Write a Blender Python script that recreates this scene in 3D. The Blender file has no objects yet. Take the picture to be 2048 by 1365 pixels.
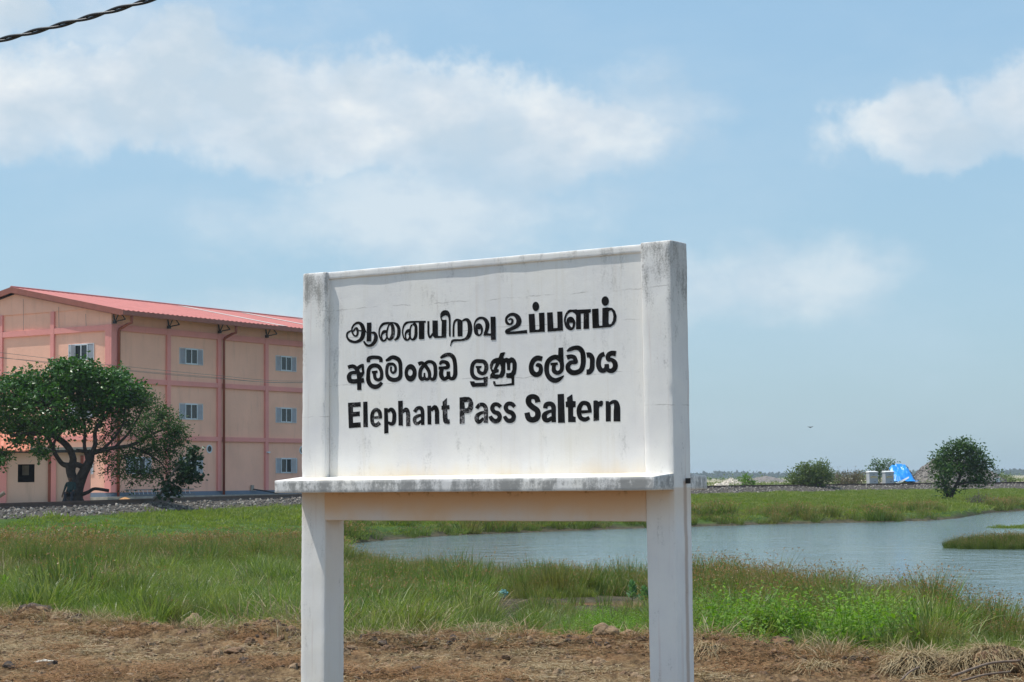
import bpy, bmesh, math, random
import numpy as np
from mathutils import Vector, Matrix, noise as mnoise

rng = np.random.default_rng(7)
random.seed(7)
R = math.radians
SC = bpy.context.scene
COL = SC.collection

# ------------------------------------------------------------------ camera
F, PITCH, ROLL = 3720.0, .0746, .0108          # focal length in photo pixels (2048 wide)
EYE = Vector((0, 0, 1.6))
cam_d = bpy.data.cameras.new('camera')
cam_d.sensor_width = 36
cam_d.lens = F / 2048 * 36
cam_d.clip_end = 9000
cam = bpy.data.objects.new('camera', cam_d)
COL.objects.link(cam)
cam.location = EYE
cam.rotation_mode = 'QUATERNION'
cam.rotation_quaternion = (Matrix.Rotation(math.pi / 2 + PITCH, 3, 'X') @ Matrix.Rotation(ROLL * -1, 3, 'Z')).to_quaternion()
SC.camera = cam

# ------------------------------------------------------------------ world and sun
SUN_TRAVEL = Vector((2.305, -.307, -5.1)).normalized()
to_sun = -SUN_TRAVEL
elev = math.asin(to_sun.z)
azim = math.atan2(to_sun.x, to_sun.y)
world = bpy.data.worlds.new('World')
SC.world = world
world.use_nodes = True
SKY_STRENGTH = .115


class NB:
    """small helper to write node trees"""
    def __init__(s, tree):
        s.t = tree; s.n = tree.nodes; s.l = tree.links
    def put(s, sock, v):
        if hasattr(v, 'is_output'):
            s.l.new(v, sock)
        elif v is not None:
            sock.default_value = v
    def math(s, op, a, b=None, c=None, clamp=False):
        n = s.n.new('ShaderNodeMath'); n.operation = op; n.use_clamp = clamp
        s.put(n.inputs[0], a); s.put(n.inputs[1], b)
        if c is not None: s.put(n.inputs[2], c)
        return n.outputs[0]
    def vmath(s, op, a, b=None):
        n = s.n.new('ShaderNodeVectorMath'); n.operation = op
        s.put(n.inputs[0], a); s.put(n.inputs[1], b)
        return n.outputs[0]
    def noise(s, vec, scale, detail=4, rough=.55, dist=0):
        n = s.n.new('ShaderNodeTexNoise'); s.put(n.inputs['Vector'], vec)
        n.inputs['Scale'].default_value = scale; n.inputs['Detail'].default_value = detail
        n.inputs['Roughness'].default_value = rough; n.inputs['Distortion'].default_value = dist
        return n.outputs['Fac']
    def vor(s, vec, scale, feature='F1', out='Distance'):
        n = s.n.new('ShaderNodeTexVoronoi'); n.feature = feature; s.put(n.inputs['Vector'], vec)
        n.inputs['Scale'].default_value = scale
        return n.outputs[out]
    def ramp(s, fac, stops):
        n = s.n.new('ShaderNodeValToRGB'); s.put(n.inputs[0], fac)
        e = n.color_ramp.elements
        while len(e) < len(stops): e.new(.5)
        for k, (p, c) in zip(e, stops):
            k.position = p; k.color = (*c, 1) if len(c) == 3 else c
        return n.outputs[0]
    def sstep(s, x, a, b):
        n = s.n.new('ShaderNodeMapRange'); n.interpolation_type = 'SMOOTHSTEP'
        s.put(n.inputs[0], x); s.put(n.inputs[1], a); s.put(n.inputs[2], b)
        return n.outputs[0]
    def mix(s, fac, a, b, blend='MIX'):
        n = s.n.new('ShaderNodeMix'); n.data_type = 'RGBA'; n.blend_type = blend
        s.put(n.inputs[0], fac)
        s.put(n.inputs[6], (*a, 1) if isinstance(a, tuple) and len(a) == 3 else a)
        s.put(n.inputs[7], (*b, 1) if isinstance(b, tuple) and len(b) == 3 else b)
        return n.outputs[2]
    def mapping(s, vec, scale=(1, 1, 1), loc=(0, 0, 0), rot=(0, 0, 0)):
        n = s.n.new('ShaderNodeMapping'); s.put(n.inputs[0], vec)
        n.inputs[1].default_value = loc; n.inputs[2].default_value = rot; n.inputs[3].default_value = scale
        return n.outputs[0]


def build_world():
    nb = NB(world.node_tree)
    for n in list(nb.n): nb.n.remove(n)
    out = nb.n.new('ShaderNodeOutputWorld')
    bg = nb.n.new('ShaderNodeBackground'); bg.inputs[1].default_value = SKY_STRENGTH
    nb.l.new(bg.outputs[0], out.inputs[0])
    sky = nb.n.new('ShaderNodeTexSky'); sky.sky_type = 'NISHITA'; sky.sun_disc = False
    sky.sun_elevation = elev; sky.sun_rotation = azim
    sky.air_density = 1.15; sky.dust_density = 1.2; sky.ozone_density = 1.3; sky.altitude = 0
    tc = nb.n.new('ShaderNodeTexCoord').outputs['Generated']
    sep = nb.n.new('ShaderNodeSeparateXYZ'); nb.l.new(tc, sep.inputs[0])
    X, Y, Z = sep.outputs
    az = nb.math('ARCTAN2', X, Y)
    el = nb.math('ARCSINE', Z)
    # cloud banks: azimuth, elevation, half widths (radians)
    D = lambda px, py, rx, ry: ((px - 1024) / F, (957 - py) / F, rx / F, ry / F)
    banks = [D(60, 215, 330, 130), D(250, 190, 260, 120), D(370, 120, 130, 125), D(520, 190, 260, 120), D(690, 190, 210, 125), D(880, 220, 230, 130),
             D(1000, 290, 320, 150), D(620, 280, 330, 90), D(1160, 270, 220, 100), D(20, 50, 150, 70),
             D(1800, 275, 170, 100), D(2040, 255, 160, 110), D(1900, 315, 230, 55), D(2520, 300, 300, 150), D(-420, 190, 420, 200)]
    faint = [D(850, 430, 480, 190), D(1560, 580, 330, 110), D(640, 620, 420, 90), D(300, 60, 420, 110), D(1310, 225, 190, 110)]
    def field(lst, wa, we):
        cur = None
        for a, e, ra, re in lst:
            dx = nb.math('MULTIPLY', nb.math('SUBTRACT', wa, a), 1 / ra)
            dy = nb.math('MULTIPLY', nb.math('SUBTRACT', we, e), 1 / re)
            d = nb.math('SQRT', nb.math('ADD', nb.math('MULTIPLY', dx, dx), nb.math('MULTIPLY', dy, dy)))
            m = nb.math('SUBTRACT', 1.0, d)
            cur = m if cur is None else nb.math('SMOOTH_MAX', cur, m, .3)
        return cur
    wob1 = nb.math('MULTIPLY', nb.math('SUBTRACT', nb.noise(tc, 30, 7, .6), .5), .034)
    wob2 = nb.math('MULTIPLY', nb.math('SUBTRACT', nb.noise(nb.mapping(tc, loc=(5, 3, 1)), 30, 7, .6), .5), .034)
    azw = nb.math('ADD', az, wob1); elw = nb.math('ADD', el, wob2)
    cur = field(banks, azw, elw); fnt = field(faint, azw, elw)
    p = nb.vmath('MULTIPLY', tc, (1, 1, 2.2))
    wild = nb.math('MULTIPLY', nb.math('SUBTRACT', nb.noise(p, 3.2, 3, .5), .52), 3.5)
    away = nb.math('MAXIMUM', nb.sstep(nb.math('ABSOLUTE', az), .42, .7), nb.sstep(el, .33, .5))
    cur = nb.math('ADD', nb.math('MULTIPLY', cur, nb.math('SUBTRACT', 1.0, away)), nb.math('MULTIPLY', wild, away))
    fine = nb.math('SUBTRACT', nb.noise(tc, 75, 9, .6, .2), .5)
    puff = nb.math('SUBTRACT', nb.noise(tc, 24, 6, .55), .5)
    dens = nb.math('ADD', cur, nb.math('ADD', nb.math('MULTIPLY', fine, .42), nb.math('MULTIPLY', puff, .95)))
    # tops are crisp, bases melt into the haze: the edge widens away from the upper side
    hi = nb.sstep(dens, .0, .42)
    foot = nb.sstep(nb.math('ADD', el, nb.math('MULTIPLY', nb.math('SUBTRACT', nb.noise(tc, 12, 5, .6), .5), .05)), .14, .195)
    foot = nb.math('MAXIMUM', nb.math('ADD', nb.math('MULTIPLY', foot, .5), .5), away)
    body = nb.sstep(dens, .0, .85)
    mask = nb.math('MULTIPLY', nb.math('MULTIPLY', hi, foot), nb.math('ADD', nb.math('MULTIPLY', body, .42), .56), clamp=True)
    fm = nb.math('MULTIPLY', nb.sstep(nb.math('ADD', fnt, nb.math('MULTIPLY', nb.math('SUBTRACT', nb.noise(nb.mapping(tc, (1, 1, 1.7)), 14, 6, .6), .5), 1.7)), -.1, .95), .55)
    mask = nb.math('MAXIMUM', mask, fm)
    shade = nb.math('ADD', nb.noise(nb.mapping(tc, (1, 1, 1.6), (0, 0, .02)), 19, 7, .55), nb.math('MULTIPLY', nb.math('SUBTRACT', .55, body), .10))
    ccol = nb.ramp(shade, [(.36, (4.0, 4.8, 5.5)), (.5, (4.85, 5.4, 5.9)), (.62, (5.9, 6.2, 6.35))])
    veil = nb.math('MULTIPLY', nb.sstep(nb.noise(nb.mapping(tc, (1, 1, 2.5)), 6, 5, .6), .35, .7), .24)
    grad = nb.ramp(nb.math('MULTIPLY', nb.math('MAXIMUM', el, 0.0), .6366), [(0, (2.65, 4.05, 5.0)), (.06, (2.5, 4.05, 5.3)), (.17, (2.35, 3.95, 5.5)), (1, (1.3, 2.6, 4.6))])
    base = nb.mix(.72, sky.outputs[0], grad)
    base = nb.mix(veil, base, (4.0, 5.0, 5.9))
    nb.l.new(nb.mix(mask, base, ccol), bg.inputs[0])


build_world()
sun_d = bpy.data.lights.new('sun', 'SUN')
sun_d.energy = 3.6; sun_d.angle = R(.5); sun_d.color = (1, .955, .88)
sun = bpy.data.objects.new('sun', sun_d); COL.objects.link(sun)
sun.rotation_mode = 'QUATERNION'
sun.rotation_quaternion = SUN_TRAVEL.to_track_quat('-Z', 'Y')
SC.view_settings.view_transform = 'Standard'
SC.view_settings.look = 'None'
SC.view_settings.exposure = 0.33
SC.view_settings.gamma = 1
SC.view_settings.use_curve_mapping = False
SC.render.engine = 'CYCLES'
SC.cycles.max_bounces = 6
SC.cycles.diffuse_bounces = 3
SC.cycles.transparent_max_bounces = 6
SC.cycles.use_denoising = True
SC.cycles.denoiser = 'OPENIMAGEDENOISE'
SC.cycles.denoising_input_passes = 'RGB_ALBEDO_NORMAL'
SC.cycles.denoising_prefilter = 'ACCURATE'

# ------------------------------------------------------------------ survey: directions measured from the photograph -> places
_cr, _sr, _cp, _sp = math.cos(ROLL), math.sin(ROLL), math.cos(PITCH), math.sin(PITCH)
RM = np.array([[_cr, _sr, 0], [-_sr, _cr, 0], [0, 0, 1]]) @ np.array([[1, 0, 0], [0, _sp, -_cp], [0, _cp, _sp]])


def ray(px, py):
    return RM.T @ np.array([px - 1024, py - 682.5, F])


def at(px, py, Y):
    r = ray(px, py); return Vector(np.array(EYE) + r * (Y / r[1]))


def on_z(px, py, z):
    r = ray(px, py); return Vector(np.array(EYE) + r * ((z - 1.6) / r[2]))


def hit(px, py, O, d, n, off=0):
    """coordinates (along d, height) where the line of sight meets a vertical plane"""
    r = ray(px, py); O2 = np.array(O) + np.array(n) * off; C = np.array(EYE)
    t = ((O2 - C) @ np.array(n)) / (r @ np.array(n)); P = C + r * t
    return float((P - np.array(O)) @ np.array(d)), float(P[2])


# ------------------------------------------------------------------ mesh helpers
def link(name, me, mats=None, parent=None, **props):
    o = bpy.data.objects.new(name, me); COL.objects.link(o)
    if parent is not None: o.parent = parent
    if mats is not None and me is not None:
        for m in (mats if isinstance(mats, (list, tuple)) else [mats]):
            me.materials.append(m)
    for k, v in props.items(): o[k] = v
    return o


def thing(name, label, cat, loc=(0, 0, 0), rz=0, group=None):
    o = bpy.data.objects.new(name, None); COL.objects.link(o)
    o.location = loc; o.rotation_euler.z = rz
    o['label'] = label; o['category'] = cat
    if group: o['group'] = group
    o.empty_display_size = .2
    return o


def tag(o, label, cat, group=None):
    o['label'] = label; o['category'] = cat
    if group: o['group'] = group
    return o


def mesh_np(name, verts, faces, attrs=None, smooth=False):
    """verts (n,3); faces: list of arrays (k, m) with m corners"""
    me = bpy.data.meshes.new(name)
    verts = np.asarray(verts, dtype=np.float32)
    if not isinstance(faces, list): faces = [faces]
    faces = [np.asarray(f, dtype=np.int32) for f in faces if len(f)]
    nl = sum(f.size for f in faces); nf = sum(len(f) for f in faces)
    me.vertices.add(len(verts)); me.vertices.foreach_set('co', verts.ravel())
    me.loops.add(nl); me.loops.foreach_set('vertex_index', np.concatenate([f.ravel() for f in faces]))
    tot = np.concatenate([np.full(len(f), f.shape[1], dtype=np.int32) for f in faces])
    st = np.concatenate([[0], np.cumsum(tot)[:-1]]).astype(np.int32)
    me.polygons.add(nf); me.polygons.foreach_set('loop_start', st)
    me.polygons.foreach_set('use_smooth', np.full(nf, smooth))
    for k, v in (attrs or {}).items():
        v = np.asarray(v, dtype=np.float32)
        a = me.attributes.new(k, 'FLOAT', 'POINT'); a.data.foreach_set('value', v.ravel())
    me.update(calc_edges=True); me.validate()
    return me


class MB:
    def __init__(s): s.v = []; s.f = []
    def add(s, vs, fs):
        k = len(s.v); s.v += [tuple(v) for v in vs]; s.f += [tuple(i + k for i in f) for f in fs]
        return s
    def box(s, x0, x1, y0, y1, z0, z1):
        return s.add([(x0, y0, z0), (x1, y0, z0), (x1, y1, z0), (x0, y1, z0), (x0, y0, z1), (x1, y0, z1), (x1, y1, z1), (x0, y1, z1)],
                     [(0, 3, 2, 1), (4, 5, 6, 7), (0, 1, 5, 4), (1, 2, 6, 5), (2, 3, 7, 6), (3, 0, 4, 7)])
    def tube(s, pts, rad, seg=8, cap=True):
        pts = [Vector(p) for p in pts]
        rad = rad if isinstance(rad, (list, tuple)) else [rad] * len(pts)
        k = len(s.v); ref = None
        for i, p in enumerate(pts):
            t = (pts[min(i + 1, len(pts) - 1)] - pts[max(i - 1, 0)]).normalized()
            if ref is None:
                ref = t.orthogonal().normalized()
            ref = (ref - t * ref.dot(t)).normalized()
            b = t.cross(ref)
            for j in range(seg):
                a = 2 * math.pi * j / seg
                s.v.append(tuple(p + (ref * math.cos(a) + b * math.sin(a)) * rad[i]))
        for i in range(len(pts) - 1):
            for j in range(seg):
                a, b2 = k + i * seg + j, k + i * seg + (j + 1) % seg
                s.f.append((a, b2, b2 + seg, a + seg))
        if cap:
            s.f.append(tuple(k + j for j in range(seg))[::-1]); s.f.append(tuple(k + (len(pts) - 1) * seg + j for j in range(seg)))
        return s
    def mesh(s, name, smooth=False):
        me = bpy.data.meshes.new(name); me.from_pydata(s.v, [], s.f); me.update()
        if smooth: me.polygons.foreach_set('use_smooth', [True] * len(me.polygons))
        return me
    def obj(s, name, mat, parent=None, smooth=False, bevel=0, **p):
        o = link(name, s.mesh(name, smooth), mat, parent, **p)
        if bevel:
            m = o.modifiers.new('bevel', 'BEVEL'); m.width = bevel; m.segments = 2; m.limit_method = 'ANGLE'
        return o


def fbm(x, y, z=0, s=1., oct=4):
    return mnoise.fractal(Vector((x * s, y * s, z * s)), 1.0, 2.0, oct)


# vectorised value noise for large grids
_perm = rng.permutation(512)
def vnoise(x, y):
    xi = np.floor(x).astype(int); yi = np.floor(y).astype(int)
    xf = x - xi; yf = y - yi
    u = xf * xf * (3 - 2 * xf); v = yf * yf * (3 - 2 * yf)
    h = lambda i, j: ((_perm[(i + _perm[j & 511]) & 511]) / 255.5) - 1
    return (h(xi, yi) * (1 - u) + h(xi + 1, yi) * u) * (1 - v) + (h(xi, yi + 1) * (1 - u) + h(xi + 1, yi + 1) * u) * v
def vfbm(x, y, s=1., oct=4, g=.5):
    a = 1; t = 0; n = 0
    for k in range(oct):
        t = t + a * vnoise(x * s + 17.3 * k, y * s + 9.1 * k); n += a; a *= g; s *= 2.03
    return t / n


# ------------------------------------------------------------------ materials
def material(name):
    m = bpy.data.materials.new(name); m.use_nodes = True
    nb = NB(m.node_tree)
    b = next(n for n in nb.n if n.type == 'BSDF_PRINCIPLED')
    return m, nb, b


def objco(nb): return nb.n.new('ShaderNodeTexCoord').outputs['Object']
def geopos(nb): return nb.n.new('ShaderNodeNewGeometry').outputs['Position']


def bump(nb, b, h, strength=.3, dist=.01):
    n = nb.n.new('ShaderNodeBump'); n.inputs['Strength'].default_value = strength; n.inputs['Distance'].default_value = dist
    nb.put(n.inputs['Height'], h); nb.l.new(n.outputs[0], b.inputs['Normal'])


def simple(name, col, rough=.7, var=.15, scale=8, bs=.2, bd=.01, metal=0, spec=.5):
    m, nb, b = material(name)
    p = geopos(nb)
    nz = nb.noise(p, scale, 5)
    lo = tuple(c * (1 - var) for c in col); hi = tuple(min(1, c * (1 + var)) for c in col)
    nb.put(b.inputs['Base Color'], nb.ramp(nz, [(.3, lo), (.7, hi)]))
    b.inputs['Roughness'].default_value = rough; b.inputs['Metallic'].default_value = metal
    b.inputs['Specular IOR Level'].default_value = spec
    bump(nb, b, nb.noise(p, scale * 3, 4), bs, bd)
    return m


def foliage(name, cols, rough=.5, trans=.35, tipcol=None, spec=.3, patch=None, ow=.4):
    """cols: ramp over per-leaf value 'var'; tipcol coloured by attribute 'tip'"""
    m, nb, b = material(name)
    at_ = nb.n.new('ShaderNodeAttribute'); at_.attribute_name = 'var'
    oi = nb.n.new('ShaderNodeObjectInfo')
    v = nb.math('ADD', nb.math('MULTIPLY', at_.outputs['Fac'], 1 - ow), nb.math('MULTIPLY', oi.outputs['Random'], ow))
    n = len(cols)
    c = nb.ramp(v, [(i / (n - 1) if n > 1 else 0, k) for i, k in enumerate(cols)])
    if tipcol:
        t = nb.n.new('ShaderNodeAttribute'); t.attribute_name = 'tip'
        c = nb.mix(t.outputs['Fac'], c, tipcol)
    if patch:
        pz = nb.noise(geopos(nb), .7, 5, .65); c = nb.mix(nb.math('MULTIPLY', nb.sstep(pz, .42, .66), patch[0]), c, patch[1])
        pz = nb.noise(nb.mapping(geopos(nb), loc=(31, 7, 0)), .9, 4, .6); c = nb.mix(nb.math('MULTIPLY', nb.sstep(pz, .5, .7), patch[0]), c, patch[2])
    nb.put(b.inputs['Base Color'], c)
    b.inputs['Roughness'].default_value = rough; b.inputs['Specular IOR Level'].default_value = spec
    tr = nb.n.new('ShaderNodeBsdfTranslucent')
    nb.l.new(nb.mix(1, c, (1.3, 1.45, .7), 'MULTIPLY'), tr.inputs[0])
    mx = nb.n.new('ShaderNodeMixShader'); mx.inputs[0].default_value = trans
    out = next(k for k in nb.n if k.type == 'OUTPUT_MATERIAL')
    nb.l.new(b.outputs[0], mx.inputs[1]); nb.l.new(tr.outputs[0], mx.inputs[2]); nb.l.new(mx.outputs[0], out.inputs[0])
    return m


def plaster(name, kind):
    """whitewashed, weathered sign plaster. kind: post, board, ledge, beam"""
    m, nb, b = material(name)
    p = objco(nb)
    sep = nb.n.new('ShaderNodeSeparateXYZ'); nb.l.new(p, sep.inputs[0]); x, y, z = sep.outputs
    big = nb.noise(p, 2.3, 5, .6); mid = nb.noise(nb.mapping(p, (1, 1, .25)), 14, 6, .65); fin = nb.noise(p, 120, 6, .7)
    c = nb.ramp(big, [(.3, (.75, .735, .735)), (.55, (.84, .82, .79)), (.75, (.83, .795, .73))])
    # thin pinkish streaks running down
    st = nb.noise(nb.mapping(p, (9, 9, .35)), 3.0, 5, .6)
    c = nb.mix(nb.math('MULTIPLY', nb.sstep(st, .56, .74), .45 if kind == 'post' else .12), c, (.62, .50, .47))
    if kind in ('post', 'board'):
        # mildew, strongest near the exposed top
        up = nb.sstep(z, 2.05 if kind == 'post' else 2.62, 2.88)
        drip = nb.noise(nb.mapping(p, (1, 1, .16)), 17, 6, .7)
        grit = nb.noise(p, 95, 7, .8); blot = nb.noise(nb.mapping(p, (1, 1, .6)), 6, 6, .65)
        v = nb.math('ADD', nb.math('MULTIPLY', drip, .34), nb.math('ADD', nb.math('MULTIPLY', grit, .30), nb.math('MULTIPLY', blot, .36)))
        k = nb.sstep(nb.math('ADD', v, nb.math('MULTIPLY', nb.math('MULTIPLY', up, up), .092 if kind == 'post' else .065)), .535, .66)
        c = nb.mix(nb.math('MULTIPLY', k, .8 if kind == 'post' else .5), c, (.20, .195, .18))
        # grime gathered against the arrises
        if kind == 'post':
            e = nb.math('MAXIMUM', nb.math('SUBTRACT', 1.0, nb.sstep(nb.math('ADD', x, nb.math('MULTIPLY', nb.math('SUBTRACT', grit, .5), .05)), -2.50, -2.44)), nb.sstep(nb.math('ADD', x, nb.math('MULTIPLY', nb.math('SUBTRACT', grit, .5), .05)), -.03, .01))
            c = nb.mix(nb.math('MULTIPLY', nb.math('MULTIPLY', e, up), .45), c, (.25, .24, .22))
    if kind in ('post', 'board'):
        # hairline joints where the render was patched
        for zl in ((2.60, 1.98) if kind == 'post' else (2.60, 2.44, 2.16)):
            a = nb.math('ABSOLUTE', nb.math('SUBTRACT', nb.math('ADD', z, nb.math('MULTIPLY', nb.noise(p, 3 + zl, 6, .6), .05)), zl + .025))
            k = nb.math('MULTIPLY', nb.math('SUBTRACT', 1.0, nb.sstep(a, .0005, .004)), nb.sstep(nb.noise(p, 6 + zl, 4, .6), .42, .62))
            c = nb.mix(nb.math('MULTIPLY', k, .5), c, (.3, .28, .26))
    if kind == 'ledge':
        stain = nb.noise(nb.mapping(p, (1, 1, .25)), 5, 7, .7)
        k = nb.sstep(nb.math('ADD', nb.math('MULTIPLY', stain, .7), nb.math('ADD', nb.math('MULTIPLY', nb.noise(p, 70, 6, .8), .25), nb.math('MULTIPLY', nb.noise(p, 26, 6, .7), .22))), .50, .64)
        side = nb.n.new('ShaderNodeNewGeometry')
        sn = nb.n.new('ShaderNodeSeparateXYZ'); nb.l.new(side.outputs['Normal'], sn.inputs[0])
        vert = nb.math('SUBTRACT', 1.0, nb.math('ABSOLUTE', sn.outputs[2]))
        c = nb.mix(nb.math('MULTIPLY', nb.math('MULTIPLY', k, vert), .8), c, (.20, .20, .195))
        # yellow dust caught on the top
        top = nb.math('MULTIPLY', nb.sstep(sn.outputs[2], .5, .9), nb.sstep(nb.noise(p, 6, 5, .6), .42, .6))
        c = nb.mix(nb.math('MULTIPLY', top, .55), c, (.72, .55, .30))
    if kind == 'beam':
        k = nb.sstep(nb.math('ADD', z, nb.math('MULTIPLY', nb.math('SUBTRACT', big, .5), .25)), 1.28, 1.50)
        c = nb.mix(nb.math('MULTIPLY', k, .8), c, (.74, .43, .20))  # orange bounce light from the soil painted into the colour, together with dust stain
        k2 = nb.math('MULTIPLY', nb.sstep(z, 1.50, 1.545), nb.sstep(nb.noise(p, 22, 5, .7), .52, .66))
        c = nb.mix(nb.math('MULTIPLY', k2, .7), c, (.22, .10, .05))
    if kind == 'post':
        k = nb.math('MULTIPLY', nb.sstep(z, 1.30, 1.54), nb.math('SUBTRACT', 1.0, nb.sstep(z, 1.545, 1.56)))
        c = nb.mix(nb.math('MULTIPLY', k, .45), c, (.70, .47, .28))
        # dirt rising from the ground
        k = nb.math('SUBTRACT', 1.0, nb.sstep(nb.math('ADD', z, nb.math('MULTIPLY', mid, .5)), .35, .95))
        c = nb.mix(nb.math('MULTIPLY', k, .35), c, (.66, .56, .40))
        # rusty run below the iron hook
        a = nb.math('ABSOLUTE', nb.math('SUBTRACT', nb.math('ADD', y, nb.math('MULTIPLY', nb.noise(nb.mapping(p, (0, 0, 1)), 5, 3), .03)), .125))
        sx = nb.sstep(x, -.004, -.001)
        k = nb.math('MULTIPLY', nb.math('MULTIPLY', nb.math('SUBTRACT', 1.0, nb.sstep(a, .008, .026)), sx), nb.math('SUBTRACT', 1.0, nb.sstep(z, 1.58, 1.6)))
        c = nb.mix(nb.math('MULTIPLY', k, .6), c, (.40, .27, .2))
    if kind == 'board':
        # lime runs, warm dust along the foot, patched joints
        k = nb.math('SUBTRACT', 1.0, nb.sstep(nb.math('ADD', z, nb.math('MULTIPLY', nb.noise(nb.mapping(p, (1, 1, .3)), 12, 5), .12)), 1.66, 1.78))
        c = nb.mix(nb.math('MULTIPLY', k, .45), c, (.78, .62, .38))
        run = nb.noise(nb.mapping(p, (14, 14, .5)), 1.6, 4, .6)
        c = nb.mix(nb.math('MULTIPLY', nb.sstep(run, .52, .7), .2), c, (.66, .6, .5))
    nb.put(b.inputs['Base Color'], c)
    b.inputs['Roughness'].default_value = .85; b.inputs['Specular IOR Level'].default_value = .25
    cr = nb.vor(nb.mapping(p, (1, 1, 1)), 2.2, 'DISTANCE_TO_EDGE')
    h = nb.math('ADD', nb.math('MULTIPLY', fin, .35), nb.math('ADD', nb.math('MULTIPLY', mid, .6), nb.math('MULTIPLY', big, 2.5)))
    bump(nb, b, h, .32, .006)
    return m


M = {}
M['post'] = plaster('whitewash_post', 'post'); M['board'] = plaster('whitewash_board', 'board')
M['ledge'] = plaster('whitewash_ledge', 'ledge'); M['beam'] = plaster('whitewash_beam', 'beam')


def letter_mat():
    m, nb, b = material('worn_black_paint'); p = objco(nb)
    n1 = nb.noise(p, 90, 6, .8); n2 = nb.noise(nb.mapping(p, (1, 1, .5)), 9, 4, .6)
    sep = nb.n.new('ShaderNodeSeparateXYZ'); nb.l.new(p, sep.inputs[0]); x, y, z = sep.outputs
    k = nb.sstep(nb.math('MULTIPLY', n1, n2), .33, .42)
    # the middle word of the English line is the most worn
    wx = nb.math('SUBTRACT', 1.0, nb.sstep(nb.math('ABSOLUTE', nb.math('ADD', x, 1.30)), .10, .22))
    wz = nb.math('SUBTRACT', 1.0, nb.sstep(z, 2.03, 2.06))
    k2 = nb.math('MULTIPLY', nb.math('MULTIPLY', wx, wz), nb.sstep(nb.math('ADD', nb.math('MULTIPLY', n1, .5), nb.math('MULTIPLY', nb.noise(p, 28, 4, .6), .7)), .60, .72))
    c = nb.ramp(nb.noise(p, 12, 4), [(.35, (.006, .006, .006)), (.7, (.018, .018, .021))])
    c = nb.mix(nb.math('MULTIPLY', k, .55), c, (.4, .38, .38)); c = nb.mix(nb.math('MULTIPLY', k2, .75), c, (.42, .40, .41))
    nb.put(b.inputs['Base Color'], c); b.inputs['Roughness'].default_value = .85; b.inputs['Specular IOR Level'].default_value = .12
    return m
M['letter'] = letter_mat()


def wall_mat(name, col, dirty=.25):
    m, nb, b = material(name); p = geopos(nb)
    n = nb.noise(p, .5, 5, .6); s = nb.noise(nb.mapping(p, (1, 1, .12)), 2.2, 6, .65)
    c = nb.ramp(n, [(.3, tuple(k * .92 for k in col)), (.7, tuple(min(1, k * 1.06) for k in col))])
    c = nb.mix(nb.math('MULTIPLY', nb.sstep(s, .5, .72), dirty), c, tuple(k * .72 for k in col))
    nb.put(b.inputs['Base Color'], c); b.inputs['Roughness'].default_value = .85
    bump(nb, b, nb.noise(p, 6, 6, .6), .4, .03)
    return m
M['wall'] = wall_mat('peach_plaster', (.88, .485, .355), .4)
M['band'] = wall_mat('pink_paint', (.78, .31, .275))
M['plinth'] = wall_mat('blue_grey_paint', (.155, .20, .26))
M['concrete'] = simple('pale_concrete', (.34, .31, .27), .9, .25, 3)
M['pipe'] = simple('red_brown_pipe', (.26, .062, .034), .45, .12, 2, .05)
M['gutter'] = simple('red_brown_sheet', (.30, .095, .065), .5, .15, 2, .05)
M['black'] = simple('black_steel', (.025, .025, .025), .5, .2, 4, .05)
M['white'] = simple('white_frame_paint', (.62, .66, .70), .5, .06, 3, .05)
M['shutter'] = simple('pale_grey_shutter', (.43, .47, .52), .55, .08, 3, .05)
M['outwall'] = wall_mat('dusty_peach_plaster', (.64, .43, .33), .5)
M['orange_roof'] = simple('orange_tiles', (.60, .19, .10), .6, .2, 5)
m, nb, b = material('salmon_roof_sheet'); p = geopos(nb)
rc = nb.ramp(nb.noise(p, 1.2, 5), [(.3, (.44, .125, .10)), (.7, (.56, .165, .135))])
nb.put(b.inputs['Base Color'], nb.mix(nb.math('MULTIPLY', nb.sstep(nb.noise(p, 9, 4), .5, .8), .3), rc, (.42, .13, .11)))
b.inputs['Roughness'].default_value = .5; M['roof'] = m
M['skylight'] = simple('grey_translucent_sheet', (.62, .52, .46), .5, .1, 2)
m, nb, b = material('dark_glass'); b.inputs['Base Color'].default_value = (.02, .028, .03, 1); b.inputs['Roughness'].default_value = .12
M['glass'] = m
M['steel'] = simple('rusty_rail_steel', (.065, .032, .024), .55, .3, 3)
M['cable'] = simple('black_cable_sheath', (.02, .022, .026), .38, .2, 30, .05)
M['wire'] = simple('grey_aluminium_wire', (.18, .17, .16), .5, .1, 3)
M['bark'] = simple('dark_bark', (.045, .033, .028), .9, .5, 5, .9, .06)
M['bark2'] = simple('grey_brown_bark', (.15, .12, .095), .9, .4, 9, .8, .03)
M['stone'] = foliage('ballast_stone', [(.07, .06, .052), (.15, .13, .11), (.25, .22, .19), (.40, .36, .31)], .85, .0, ow=1)
M['rubble'] = simple('grey_rubble', (.185, .165, .15), .9, .45, 3, .7, .05)
M['paleR'] = simple('pale_rubble', (.58, .52, .44), .9, .3, 2.5, .7, .05)
M['clod'] = simple('brown_earth_clod', (.17, .10, .055), .95, .4, 14, .9, .02)
M['darkclod'] = simple('dark_earth_clod', (.075, .055, .045), .95, .4, 18, .9, .02)
M['paleclod'] = simple('pale_earth_clod', (.27, .18, .105), .95, .3, 14, .8, .02)
M['sand'] = simple('orange_sand', (.52, .26, .10), .95, .2, 8, .5, .02)
M['cab'] = simple('light_grey_cabinet_paint', (.44, .46, .48), .5, .06, 2, .03)
M['cabtop'] = simple('white_cabinet_lid', (.68, .68, .66), .5, .05, 2, .03)
M['cream'] = simple('cream_sticker', (.62, .52, .33), .6, .05, 2, .02)
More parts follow.
